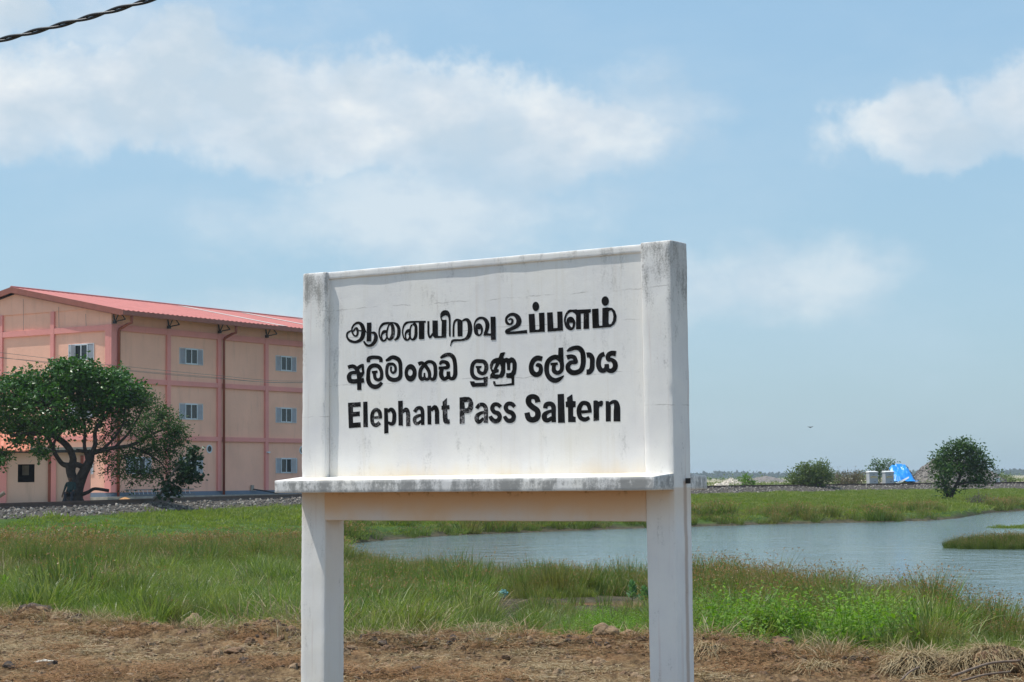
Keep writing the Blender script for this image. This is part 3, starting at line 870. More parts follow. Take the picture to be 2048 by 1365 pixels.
    x, y, u = sample(2700, 12.8, 24.5); d = DIRT(u)
    k = (y < d + .4) & (vfbm(x, y, .8, 3) > -.12); P = pts(x, y, k, 0)
    scatter('straw_litter', P, rng.uniform(.6, 1.4, len(P)), ST, tilt=.05)
    x, y, u = sample(6500, 12.8, 23); d = DIRT(u)
    k = (y < d + .1) & (vfbm(x, y, .9, 4) + .35 * ss(u, U(1250), U(1500)) > .12)
    P = pts(x, y, k, 0); scatter('fibre_litter', P, rng.uniform(.6, 1.5, len(P)), FB, tilt=.05)
    CL = [source(rock(s, .65, 2), M['clod']) for s in range(4)] + [source(rock(10 + s, .6, 2), M['paleclod']) for s in range(3)]
    x, y, u = sample(9000, 12.8, 24.6); d = DIRT(u)
    k = (y < d + .5); P = pts(x, y, k, .0)
    near = np.exp(-((P[:, 1] - DIRT(P[:, 0] / P[:, 1]) + .3) / .6) ** 2)
    s = np.minimum(rng.lognormal(-4.1, .55, len(P)) * (1 + .9 * near), .06); P[:, 2] -= s * .25
    scatter('soil_crumbs', P, s, CL, tilt=.8)
    x, y, u = sample(4200, 13, 25); d = DIRT(u)
    k = ((np.abs(y - d + .25) < .6) & (vfbm(x, y, .8, 3) > -.2)) | ((y < d) & (vfbm(x, y, .9, 3) > .22) & (rng.uniform(size=len(x)) < .5)); P = pts(x, y, k, .0)
    scatter('dark_soil_lumps', P, np.minimum(rng.lognormal(-3.5, .4, len(P)), .075), [source(rock(30 + s, .7, 2), M['darkclod']) for s in range(3)] + [source(rock(36, .6, 2), M['clod'])], tilt=.8)
vegetation()


# ------------------------------------------------------------------ the railway
def track():
    us = np.linspace(U(-500), U(2500), 160)
    near = [Vector((u * TRK(u), TRK(u), RZ(u))) for u in us]
    def offset(d):
        out = []
        for i, p in enumerate(near):
            t = (near[min(i + 1, len(near) - 1)] - near[max(i - 1, 0)]); t.z = 0; t.normalize()
            out.append(p + Vector((-t.y, t.x, 0)) * d)
        return out
    root = thing('railway_track', 'rusty steel railway track on grey ballast crossing behind the pond', 'railway track')
    prof = [(-.075, -.17), (.075, -.17), (.075, -.15), (.015, -.12), (.015, -.04), (.036, -.03), (.036, 0), (-.036, 0), (-.036, -.03), (-.015, -.04), (-.015, -.12), (-.075, -.15)]
    for d in (0, 1.67):
        path = offset(d); V = []; Fc = []; n = len(prof)
        for i, p in enumerate(path):
            t = (path[min(i + 1, len(path) - 1)] - path[max(i - 1, 0)]).normalized(); s = Vector((-t.y, t.x, 0)).normalized()
            V += [tuple(p + s * a + Vector((0, 0, b))) for a, b in prof]
        for i in range(len(path) - 1):
            for j in range(n):
                Fc.append((i * n + j, i * n + (j + 1) % n, (i + 1) * n + (j + 1) % n, (i + 1) * n + j))
        b = MB(); b.add(V, Fc); b.obj('rail', M['steel'], root)
    # ballast stones
    S = [source(rock(60 + k, .75, 1), M['stone']) for k in range(8)]
    x, y, u = sample(150000, 58, 205, U(-80), U(2130)); t = TRK(u)
    toe = t - TOE * (t / 80) ** .5
    dens = np.clip((75 / y) ** 1.0, .2, 1)
    k = (y > toe - .25 + .3 * vfbm(x, y, .7, 2)) & (y < t + 3.2) & (rng.uniform(size=len(x)) < dens)
    hid = (u > U(640)) & (u < U(1370)); k &= ~hid | (rng.uniform(size=len(x)) < .15)
    P = pts(x, y, k, 0)
    s = rng.uniform(.04, .085, len(P)) * (P[:, 1] / 70) ** .35
    P[:, 2] += .01
    scatter('ballast_stones', P, s, S, tilt=1.0)
track()


# ------------------------------------------------------------------ the station name board
SY = -.577
S_D = Vector((math.cos(SY), math.sin(SY), 0)); S_N = Vector((-math.sin(SY), math.cos(SY), 0))
S_O = Vector((.827, 9.6, 0))
CROP = {  # photo region (x, y) and scale of the tracing
    'T1': (685, 610, 15.167), 'T2': (795, 610, 15.167), 'T3': (895, 605, 15.167), 'T4': (1000, 595, 14.07), 'T5': (1115, 588, 14.07),
    'S1': (685, 700, 15.167), 'S2': (795, 700, 15.169), 'S3': (930, 700, 15.167), 'S4': (1045, 685, 15.167), 'S5': (1125, 680, 15.167),
    'E1': (685, 785, 15.167), 'E2': (795, 785, 15.167), 'E3': (910, 780, 15.169), 'E4': (1040, 780, 17.064), 'E5': (1140, 780, 17.064)}
def ell(x, y, rx, ry, n=28): return [(x + rx * math.cos(2 * math.pi * i / n), y + ry * math.sin(2 * math.pi * i / n)) for i in range(n)]
# each glyph: crop, list of shapes; ('s', points with width) is a brush stroke, ('p', outline, holes...) a filled outline, 'c' a smoothly curved one
TAMIL = [
 ('T1', [('s', [(245,790,45),(160,850,60),(135,930,55),(160,1020,60),(240,1095,80),(380,1130,80),(510,1090,100),(590,1010,120),(625,900,130),(635,760,120),(600,640,120),(550,575,95),(500,548,80),(430,555,70),(350,610,55),(300,690,50),(285,760,45),(300,840,50),(345,920,50),(395,950,50),(440,930,60),(460,860,65),(460,790,70),(430,720,80),(385,730,60),(335,800,45),(300,800,40)]),
         ('s', [(490,775,40),(560,790,40),(640,770,60)]), ('s', [(240,790,40),(280,795,45),(330,800,50)]), ('s', [(680,780,60),(700,805,40),(732,838,16)]),
         ('p', [(745,545),(880,535),(870,1110),(735,1115)]),
         ('s', [(870,850,50),(960,850,80),(1010,920,100),(1015,1010,115),(985,1110,110),(900,1210,90),(800,1240,75),(710,1200,65),(650,1105,50)])]),
 ('T1', [('s', [(1330,1060,40),(1240,1100,50),(1170,1050,50),(1120,930,45),(1115,790,45),(1150,680,60),(1230,590,80),(1330,560,75),(1440,565,80),(1515,640,100),(1535,780,110),(1530,900,110),(1490,1000,110),(1430,1050,75),(1370,1010,50),(1345,900,45),(1360,760,50),(1390,660,45),(1425,590,45)]),
         ('s', [(1350,810,80),(1260,820,100),(1195,900,55),(1190,1000,40),(1240,1085,45),(1305,1060,50),(1345,980,45),(1340,890,60)]),
         ('s', [(1430,545,45),(1560,550,50),(1650,600,90),(1705,700,95),(1715,820,100),(1700,940,95),(1660,1020,80),(1580,1072,55)])]),
 ('T2', [('s', [(380,1030,40),(290,1075,45),(210,1030,45),(165,900,42),(160,770,42),(195,640,55),(260,560,75),(340,530,60),(470,520,60),(620,514,55),(860,515,62)]),
         ('s', [(480,560,110),(555,640,90),(562,780,90),(558,920,95),(520,1020,90),(450,1055,60),(390,990,50),(380,850,60),(395,700,45),(440,600,60)]),
         ('s', [(385,770,90),(310,800,100),(255,860,60),(240,950,40),(280,1060,45),(340,1040,45),(375,960,50),(360,870,70)]),
         ('p', [(650,540),(818,540),(815,1030),(790,1045),(670,1045),(650,1030)])]),
 ('T2', [('s', [(937,495,62),(940,700,62),(942,880,62),(985,990,62),(1055,905,62),(1110,840,60)]),
         ('p', [(1062,475),(1222,478),(1228,942),(1335,948),(1345,520),(1318,455),(1300,380),(1302,280),(1335,215),(1390,175),(1450,160),(1520,175),(1575,230),(1605,310),(1612,420),(1616,962),(1570,966),(1560,900),(1562,500),(1545,390),(1520,340),(1460,320),(1390,345),(1340,395),(1350,440),(1390,455),(1488,458),(1478,990),(1450,1000),(1130,1010),(1090,970),(1062,900)])]),
 ('T3', [('s', [(183,1048,58),(183,800,58),(200,640,58),(250,550,70),(320,530,60),(400,560,60),(440,600,60)]),
         ('p', [(300,565),(460,560),(455,1035),(310,1035)]),
         ('s', [(440,575,30),(520,530,70),(600,530,95),(660,620,120),(685,760,135),(680,900,130),(640,1030,120),(560,1110,90),(420,1145,60),(280,1150,70),(170,1165,75),(125,1220,50),(90,1330,16)])]),
 ('T3', [('s', [(990,1000,45),(930,1000,50),(860,930,80),(820,820,45),(815,700,40),(860,570,55),(950,490,75),(1050,475,75),(1140,520,100),(1200,620,125),(1210,740,120),(1185,860,105),(1150,960,115)]),
         ('s', [(870,830,70),(905,720,110),(970,700,120),(1035,780,80),(1045,870,60),(1020,960,50),(960,1000,50),(895,930,70),(890,830,80)]), ('s', [(900,760,120),(1000,770,110)]),
         ('p', [(1085,1012),(1120,910),(1225,942),(1325,945),(1325,1015)]), ('p', [(1308,437),(1460,437),(1468,1135),(1322,1145)])]),
 ('T4', [('s', [(285,770,55),(200,720,80),(175,630,65),(200,560,75),(290,490,85),(400,485,95),(490,550,130),(535,660,145),(500,780,130),(400,850,110),(290,900,100),(205,950,110),(210,990,100),(350,1000,75),(765,965,98)]),
         ('s', [(285,770,55),(340,720,65),(350,640,60),(300,610,50),(240,640,25)])]),
 ('T4', [('p', ell(1008,258,95,132)), ('p', [(808,475),(970,462),(1000,915),(1090,910),(1112,880),(1095,440),(1250,430),(1262,970),(830,995)])]),
 ('T4', [('p', [(1325,430),(1480,420),(1505,870),(1620,860),(1612,405),(1755,398),(1775,935),(1340,970)])]),
 ('T5', [('s', [(440,960,60),(370,985,90),(270,920,90),(215,800,55),(215,690,55),(260,570,60),(340,490,80),(430,480,70),(540,485,100)]),
         ('p', [(480,452),(940,430),(942,510),(885,540),(890,985),(732,992),(738,555),(655,560),(662,995),(525,1000),(525,600),(480,545),(430,520)]),
         ('s', [(290,820,80),(320,720,100),(390,700,105),(460,780,80),(465,870,65),(440,960,65),(370,980,80),(300,880,80),(300,790,70)]), ('s', [(330,760,110),(440,770,90)])]),
 ('T5', [('p', ell(1345,205,103,135)), ('p', [(972,430),(1152,412),(1165,850),(1180,895),(1262,895),(1265,400),(1400,382),(1540,400),(1620,480),(1665,620),(1650,760),(1600,860),(1500,935),(1250,955),(990,970)], [(1440,500),(1480,468),(1520,470),(1560,540),(1575,640),(1560,760),(1510,850),(1450,858),(1435,800)])]),
]
SINH = [
 ('S1', [('s', [(168,530,110),(310,500,120),(410,560,120),(470,680,120),(500,800,130),(510,950,130),(510,1220,125)]),
         ('s', [(420,690,110),(270,705,110),(200,800,130),(230,930,140),(340,960,140),(450,950,140),(655,925,140)]),
         ('s', [(455,570,110),(560,490,100),(650,470,90)]), ('s', [(615,480,70),(620,600,70),(630,690,70),(580,775,90),(520,860,80)]), ('s', [(480,720,60),(600,700,50)])]),
 ('S1', [('s', [(785,378,100),(800,270,120),(900,228,110),(1000,228,110),(1110,240,110),(1165,290,110),(1165,375,100)]),
         ('s', [(1200,990,90),(1110,1085,120),(1000,1125,140),(870,1080,130),(790,950,130),(780,780,115),(800,600,115),(880,500,125),(1000,475,130),(1110,520,120),(1180,650,105),(1190,800,105),(1160,880,110),(1080,915,100),(1000,870,100),(978,780,100),(975,690,95)]),
         ('s', [(893,682,82),(1064,668,82)])]),
 ('S1', [('s', [(1315,335,60),(1400,290,110),(1490,235,120),(1580,235,130),(1690,290,130),(1750,400,120),(1762,600,110),(1760,780,120),(1700,880,130),(1560,915,130),(1420,865,130),(1350,740,100),(1350,560,95),(1390,450,100),(1470,430,90)]),
         ('s', [(1440,440,100),(1530,435,90),(1605,510,78),(1605,640,80),(1540,700,75),(1475,640,60),(1475,510,60)])]),
 ('S2', [('p', ell(400,700,185,268), ell(388,693,72,100))]),
 ('S2', [('s', [(635,435,115),(740,400,110),(830,470,110),(930,600,110),(975,740,100),(950,870,90),(870,890,100),(822,820,60),(820,700,50)]),
         ('s', [(830,450,100),(730,560,110),(690,680,110),(690,820,110),(740,890,110),(820,860,110)]),
         ('s', [(830,440,90),(920,370,100),(1040,370,100),(1130,450,110),(1150,600,110),(1150,760,110),(1110,880,110),(1040,890,90),(970,840,80)])]),
 ('S2', [('s', [(1305,250,60),(1400,190,110),(1500,150,115),(1620,160,125),(1710,260,125),(1745,420,120),(1755,600,125),(1750,760,130),(1700,860,120),(1610,870,100),(1550,800,115),(1545,655,105)]),
         ('s', [(1285,450,60),(1340,375,110),(1440,370,110),(1520,420,120),(1525,530,115),(1400,550,98),(1248,555,92)]), ('s', [(1380,550,90),(1330,650,120),(1330,780,130),(1400,880,120),(1490,860,110),(1550,790,100)])]),
 ('S3', [('s', [(690,848,75),(500,880,62),(330,860,110),(230,760,120),(210,600,115),(240,440,115),(330,350,115),(450,345,120),(570,360,120),(640,450,125),(645,580,125),(600,690,110),(520,720,110),(430,670,110),(405,590,90),(408,520,80)]),
         ('p', [(330,490),(512,485),(490,555),(440,565),(360,575),(325,530)]),
         ('p', [(560,830),(692,808),(685,1060),(655,1115),(500,1120),(230,1130),(180,1060),(150,958),(285,955),(310,1005),(575,995),(565,905)])]),
 ('S3', [('p', [(820,690),(765,760),(760,880),(830,865),(980,890),(1040,850),(1130,850),(1190,790),(1225,680),(1225,420),(1245,375),(1270,430),(1280,615),(1370,620),(1375,420),(1400,390),(1440,400),(1440,600),(1400,690),(1320,710),(1255,705),(1248,820),(1290,860),(1400,865),(1415,900),(1415,1010),(1250,1040),(950,1055),(925,1000),(918,955),(850,955),(860,1040),(900,1108),(1000,1112),(1495,1075),(1495,800),(1545,720),(1570,560),(1570,400),(1530,300),(1470,240),(1400,225),(1340,262),(1260,240),(1180,262),(1165,225),(1225,75),(1160,75),(1080,95),(1050,160),(1020,240),(940,250),(850,290),(790,360),(755,460),(760,560),(790,640)],
         [(870,430),(940,410),(860,610),(820,575)], [(975,570),(1060,430),(1095,520),(1095,620),(1050,745),(910,745),(915,715),(1020,680),(1030,600),(985,580)])]),
 ('S4', [('s', [(600,505,150),(450,480,160),(330,560,150),(265,720,140),(290,890,155),(400,980,150),(510,950,150),(560,840,130),(540,720,125),(470,690,125),(440,745,90)])]),
 ('S4', [('s', [(1255,1010,30),(1130,1110,120),(1000,1160,150),(860,1110,150),(760,980,140),(730,800,145),(760,620,145),(860,500,145),(1000,450,150),(1120,500,150),(1190,620,130),(1195,800,120),(1150,890,120),(1060,930,125),(960,870,135),(950,760,115),(970,680,110)]),
         ('p', [(1095,170),(1232,155),(1245,500),(1262,780),(1150,700),(1080,450)]), ('s', [(853,667,82),(1072,645,82)])]),
 ('S5', [('s', [(140,350,50),(240,290,120),(370,245,130),(500,255,150),(600,360,150),(632,560,150),(622,760,150),(560,920,150),(430,990,155),(290,990,160),(180,900,150),(170,780,140),(260,690,125),(400,675,130),(390,600,125),(350,530,130),(250,505,130),(135,540,145)])]),
 ('S5', [('s', [(735,468,160),(830,460,150),(900,560,150),(905,720,145),(890,880,150),(820,970,160),(730,980,160)])]),
 ('S5', [('s', [(1278,430,145),(1170,480,140),(1100,620,150),(1100,800,150),(1170,920,150),(1270,925,140),(1340,850,145),(1340,735,130)]),
         ('s', [(1622,420,165),(1480,410,150),(1390,480,145),(1395,595,135),(1500,610,120),(1590,700,150),(1595,840,150),(1520,930,150),(1420,935,130),(1335,870,130)])]),
]
ENG = [
 ('E1', [('p', [(168,320),(550,298),(555,435),(318,455),(320,598),(525,580),(528,722),(318,742),(320,925),(548,908),(560,1065),(195,1090)])]),
 ('E1', [('p', [(630,290),(755,282),(775,1055),(635,1058)])]),
 ('E1', [('s', [(1135,920,120),(1020,1000,120),(920,940,110),(895,780,110),(920,620,110),(1020,530,115),(1120,590,115),(1145,700,110),(1145,770,105)]), ('p', [(940,730),(1200,715),(1195,800),(940,805)])]),
 ('E1', [('p', [(1265,478),(1375,480),(1395,1240),(1268,1255)]), ('s', [(1375,590,80),(1480,520,115),(1560,610,120),(1575,760,120),(1550,920,120),(1480,960,110),(1380,910,70)])]),
 ('E2', [('p', [(20,262),(160,255),(165,1015),(35,1010)]), ('s', [(150,610,80),(260,520,120),(318,620,125),(325,800,125),(330,1028,128)])]),
 ('E2', [('s', [(520,600,110),(600,490,110),(700,480,120),(755,560,115),(765,750,110),(768,993,105)]), ('s', [(760,690,80),(620,720,100),(530,790,110),(530,900,110),(610,950,100),(725,860,70)])]),
 ('E2', [('p', [(905,410),(1020,405),(1030,980),(915,980)]), ('s', [(1020,560,80),(1130,450,130),(1195,560,130),(1200,750,130),(1205,962,132)])]),
 ('E2', [('p', [(1500,170),(1500,390),(1575,385),(1580,515),(1510,520),(1515,780),(1540,825),(1580,820),(1590,940),(1550,970),(1440,950),(1390,890),(1375,760),(1370,530),(1335,530),(1335,410),(1370,405),(1368,290)])]),
 ('E3', [('p', [(140,235),(300,215),(430,220),(510,280),(555,400),(550,560),(500,670),(420,710),(285,715),(290,1015),(145,1035)], [(285,380),(410,375),(405,500),(370,560),(300,560)])]),
 ('E3', [('s', [(660,570,110),(740,465,120),(860,455,120),(935,560,125),(940,750,120),(935,1002,130)]), ('s', [(930,680,90),(780,710,100),(670,800,130),(670,920,130),(740,980,110),(870,860,90)])]),
 ('E3', [('s', [(1390,525,110),(1300,450,120),(1190,450,125),(1130,560,130),(1190,670,130),(1310,720,140),(1360,820,130),(1310,930,140),(1200,950,140),(1110,880,130),(1070,800,110)])]),
 ('E3', [('s', [(1815,515,110),(1720,430,130),(1600,430,125),(1540,540,130),(1600,650,130),(1720,700,140),(1785,800,130),(1740,920,140),(1620,940,130),(1540,870,120),(1505,800,100)])]),
 ('E4', [('s', [(612,430,180),(570,290,180),(440,230,170),(310,290,190),(300,450,190),(430,590,190),(580,700,190),(615,850,190),(560,980,200),(420,1030,190),(290,960,190),(240,780,180)])]),
 ('E4', [('s', [(860,635,145),(900,510,160),(1050,480,160),(1140,570,160),(1150,800,150),(1155,1108,150)]), ('s', [(1150,710,100),(960,760,120),(840,860,170),(850,1000,170),(960,1040,150),(1100,950,130)])]),
 ('E4', [('p', [(1285,150),(1500,138),(1535,1125),(1300,1130)])]),
 ('E4', [('p', [(1785,150),(1805,380),(1900,390),(1900,590),(1815,610),(1815,890),(1850,920),(1900,925),(1900,1105),(1645,1105),(1640,600),(1565,590),(1560,410),(1610,395),(1605,270)])]),
 ('E5', [('s', [(665,945,120),(520,1015,150),(370,960,150),(310,800,160),(320,620,160),(400,480,150),(500,450,150),(620,500,150),(668,640,130),(690,760,110)]), ('p', [(380,700),(740,690),(740,780),(400,815)])]),
 ('E5', [('p', [(800,380),(860,360),(930,370),(980,410),(1030,380),(1090,370),(1130,400),(1120,500),(1090,570),(1010,575),(990,640),(995,1045),(805,1070)])]),
 ('E5', [('p', [(1220,385),(1320,385),(1395,560),(1395,1080),(1225,1085)]), ('s', [(1330,500,90),(1450,420,120),(1560,430,160),(1605,560,200),(1605,750,225),(1605,1082,230)])]),
]


def cat(P, sub=5):
    P = [np.array(p, float) for p in P]; out = []
    for i in range(len(P) - 1):
        p0 = P[max(i - 1, 0)]; p1 = P[i]; p2 = P[i + 1]; p3 = P[min(i + 2, len(P) - 1)]
        for j in range(sub):
            t = j / sub
            out.append(.5 * ((2 * p1) + (p2 - p0) * t + (2 * p0 - 5 * p1 + 4 * p2 - p3) * t * t + (3 * p1 - p0 - 3 * p2 + p3) * t ** 3))
    out.append(P[-1]); return out


def glyph(crop, shapes, parent):
    cx, cy, sc = CROP[crop]
    def B(x, y):
        a, z = hit(cx + x / sc, cy + y / sc, S_O, S_D, S_N, .035); return a, z
    V = []; Fc = []; lay = 0
    for sh in shapes:
        off = .035 - .0013 - lay * .0002; lay += 1
        if sh[0] == 's':
            C = cat(sh[1]); k = len(V); m = len(C)
            for i, c in enumerate(C):
                t = C[min(i + 1, m - 1)][:2] - C[max(i - 1, 0)][:2]; t = t / (np.linalg.norm(t) + 1e-9)
                nrm = np.array([-t[1], t[0]]) * c[2] / 2
                for q in (c[:2] - nrm, c[:2] + nrm):
                    a, z = B(*q); V.append((a, off, z))
            for i in range(m - 1):
                Fc.append((k + 2 * i, k + 2 * i + 1, k + 2 * i + 3, k + 2 * i + 2))
            # paint edge thickness
            for side in (0, 1):
                kk = len(V)
                for i in range(m): x_, _, z_ = V[k + 2 * i + side]; V.append((x_, .0349, z_))
                for i in range(m - 1): Fc.append((k + 2 * i + side, k + 2 * i + 2 + side, kk + i + 1, kk + i))
        else:
            cu = bpy.data.curves.new('tmp', 'CURVE'); cu.dimensions = '2D'; cu.fill_mode = 'FRONT'; cu.extrude = .0004
            for loop in sh[1:]:
                sp = cu.splines.new('POLY'); sp.points.add(len(loop) - 1); sp.use_cyclic_u = True
                for pt, q in zip(sp.points, loop):
                    a, z = B(*q); pt.co = (a, z, 0, 1)
            ob = bpy.data.objects.new('tmp', cu)
            me = bpy.data.meshes.new_from_object(ob); k = len(V)
            for v in me.vertices: V.append((v.co.x, off + .0004 - v.co.z, v.co.y))
            for p_ in me.polygons: Fc.append(tuple(k + i for i in p_.vertices))
            bpy.data.objects.remove(ob); bpy.data.curves.remove(cu); bpy.data.meshes.remove(me)
    b = MB(); b.v = V; b.f = Fc
    return b.obj('letter', M['letter'], parent)


def slab(x0, x1, y0, y1, z0, z1, nx, ny, nz, amp=.0025, rnd=.008, taper=None, seed=0):
    """hand-plastered block: subdivided, edges rounded, faces slightly wavy; taper(x, z) -> x"""
    bm = bmesh.new()
    def lin(a, b, n): 
        e = [a, a + rnd] + list(np.linspace(a + rnd, b - rnd, n + 1))[1:-1] + [b - rnd, b]
        return e
    X, Y, Z = lin(x0, x1, nx), lin(y0, y1, ny), lin(z0, z1, nz); cache = {}
    def v(i, j, k):
        if (i, j, k) not in cache:
            p = Vector((X[i], Y[j], Z[k]))
            c = Vector((min(max(p.x, x0 + rnd), x1 - rnd), min(max(p.y, y0 + rnd), y1 - rnd), min(max(p.z, z0 + rnd), z1 - rnd)))
            d = p - c
            if d.length > rnd: p = c + d.normalized() * rnd
            q = p * 5 + Vector((seed, seed, 0))
            p = p + Vector((mnoise.noise(q), mnoise.noise(q + Vector((9, 0, 0))) , mnoise.noise(q + Vector((0, 9, 0))))) * amp
            if d.length > rnd * 1.01:
                p += (c - p) * (.5 * max(0, mnoise.noise(q * 9)) + .9 * max(0, mnoise.noise(q * 3.3) - .35))
            if taper: p.x = taper(p.x, p.z)
            cache[(i, j, k)] = bm.verts.new(p)
        return cache[(i, j, k)]
    I, J, K = len(X) - 1, len(Y) - 1, len(Z) - 1
    for i in range(I):
        for k in range(K):
            bm.faces.new((v(i, 0, k), v(i + 1, 0, k), v(i + 1, 0, k + 1), v(i, 0, k + 1)))
            bm.faces.new((v(i, J, k + 1), v(i + 1, J, k + 1), v(i + 1, J, k), v(i, J, k)))
        for j in range(J):
            bm.faces.new((v(i, j, K), v(i + 1, j, K), v(i + 1, j + 1, K), v(i, j + 1, K)))
            bm.faces.new((v(i, j + 1, 0), v(i + 1, j + 1, 0), v(i + 1, j, 0), v(i, j, 0)))
    for j in range(J):
        for k in range(K):
            bm.faces.new((v(0, j, k + 1), v(0, j + 1, k + 1), v(0, j + 1, k), v(0, j, k)))
            bm.faces.new((v(I, j, k), v(I, j + 1, k), v(I, j + 1, k + 1), v(I, j, k + 1)))
    for f in bm.faces: f.smooth = True
    me = bpy.data.meshes.new('slab'); bm.to_mesh(me); bm.free(); return me


def sign():
    root = thing('name_board', 'white weathered concrete station name board on two legs, lettered in three scripts', 'sign', S_O, SY)
    T = .178
    # left post leans outwards slightly, right post nearly plumb
    def lt(x, z): return x + (-.030 * (1 - z / 2.83) if x < -2.37 else -.022 * (1 - z / 2.83))
    link('post', slab(-2.459, -2.283, 0, T, -.3, 2.83, 6, 6, 150, taper=lt, seed=3, rnd=.007), M['post'], root, label='left post, mouldy at the top')
    def rt(x, z): return x if x > -.1 else x + .018 * (1 - z / 2.83)
    link('post', slab(-.176, .004, -.002, T, -.3, 2.835, 6, 6, 150, taper=rt, seed=8, rnd=.006), M['post'], root, label='right post with an iron hook in its side')
    link('board', slab(-2.29, -.17, .035, .15, 1.6, 2.80, 60, 3, 36, amp=.0005, rnd=.004, seed=5), M['board'], root)
    link('top_lip', slab(-2.286, -.172, .0245, .17, 2.787, 2.829, 130, 3, 3, amp=.002, rnd=.004, seed=6), M['board'], root)
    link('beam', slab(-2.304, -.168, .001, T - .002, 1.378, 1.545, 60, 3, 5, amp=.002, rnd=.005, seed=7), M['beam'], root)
    me = slab(-2.503, -.002, -.205, .375, 1.540, 1.612, 130, 16, 4, amp=.002, rnd=.005, seed=9)
    for v in me.vertices:      # weathered top slopes up to the board
        if v.co.z > 1.58:
            y = v.co.y; v.co.z += .022 * max(0, 1 - abs(y - .08) / .28)
    link('ledge', me, M['ledge'], root)
    h = MB(); h.box(.003, .030, .118, .124, 1.572, 1.600); h.box(.012, .018, .118, .146, 1.582, 1.589)
    h.obj('iron_hook', M['black'], root)
    for nm, G in (('tamil_lettering', TAMIL), ('sinhala_lettering', SINH), ('english_lettering', ENG)):
        line = bpy.data.objects.new(nm, None); COL.objects.link(line); line.parent = root; line.empty_display_size = .1
        for crop, shapes in G: glyph(crop, shapes, line)
sign()


# ------------------------------------------------------------------ the pink building
BY = 1.02
B_D = Vector((math.cos(BY), math.sin(BY), 0)); B_G = Vector((-math.sin(BY), math.cos(BY), 0))
B_O = Vector((-23.333, 108, 0))
# local frame of the building: x along the long side, y along the gable (away to the left)
BL, BW = 46.5, 15.7


def window(root, loc, rz, w, h, state='shut'):
    """window > frame, two panes, two louvred shutters; local x along the wall, y into it"""
    f = MB(); t = .055
    cw = w * .24
    for a, b2, c, d in ((0, w, -.0, t * .6), (0, w, h - t * .6, h)): f.box(a, b2, -.03, .05, c, d)
    for xx in (0, w - t * .6): f.box(xx, xx + t * .6, -.028, .05, t * .6, h - t * .6)
    m0, m1 = cw, w - cw
    for xx in (m0, m1 - t, (m0 + m1) / 2 - t * .55, ): f.box(xx, xx + t * 1.1, -.045, .045, t * .6, h - t * .6)
    f.box(m0, m1, -.04, .044, t * .6, t * 1.6); f.box(m0, m1, -.04, .044, h - t * 1.6, h - t * .6)
    fo = f.obj('window', M['white'], root); fo.location = loc; fo.rotation_euler.z = rz
    mid = (m0 + m1) / 2
    for a, b2 in ((m0 + t * 1.1, mid - t * .55), (mid + t * .55, m1 - t)):
        p_ = MB(); p_.box(a, b2, .005, .015, t * 1.6, h - t * 1.6); p_.obj('pane', M['glass'], fo)
    for s, (a, b2) in enumerate(((t * .6, m0), (m1 + t * .1, w - t * .6))):
        p_ = MB(); p_.box(a, b2, .012, .03, t * .6, h - t * .6); n = 15
        for k in range(n):
            z = t + (h - 2 * t) * k / n; dz = (h - 2 * t) / n
            p_.add([(a, -.024, z), (b2, -.024, z), (b2, .01, z + dz * .8), (a, .01, z + dz * .8), (a, -.018, z), (b2, -.018, z), (b2, .014, z + dz * .8), (a, .014, z + dz * .8)],
                   [(0, 1, 2, 3), (4, 7, 6, 5), (0, 4, 5, 1)])
        so = p_.obj('shutter', M['shutter'], fo)
        if state == 'open' and s == 1:
            so.location = (.1, -.03, 0)
    if state == 'ajar':
        p_ = MB(); p_.box(0, .045, -.42, 0, t, h - t); p_.obj('open_casement', M['white'], fo).location = (m0 + .06, -.04, 0)
    if state == 'open':
        p_ = MB()
        p_.box(0, .045, -.32, 0, t * .6, h - t * .6); p_.obj('open_casement', M['white'], fo).location = (m1 + .02, -.05, 0)
    return fo


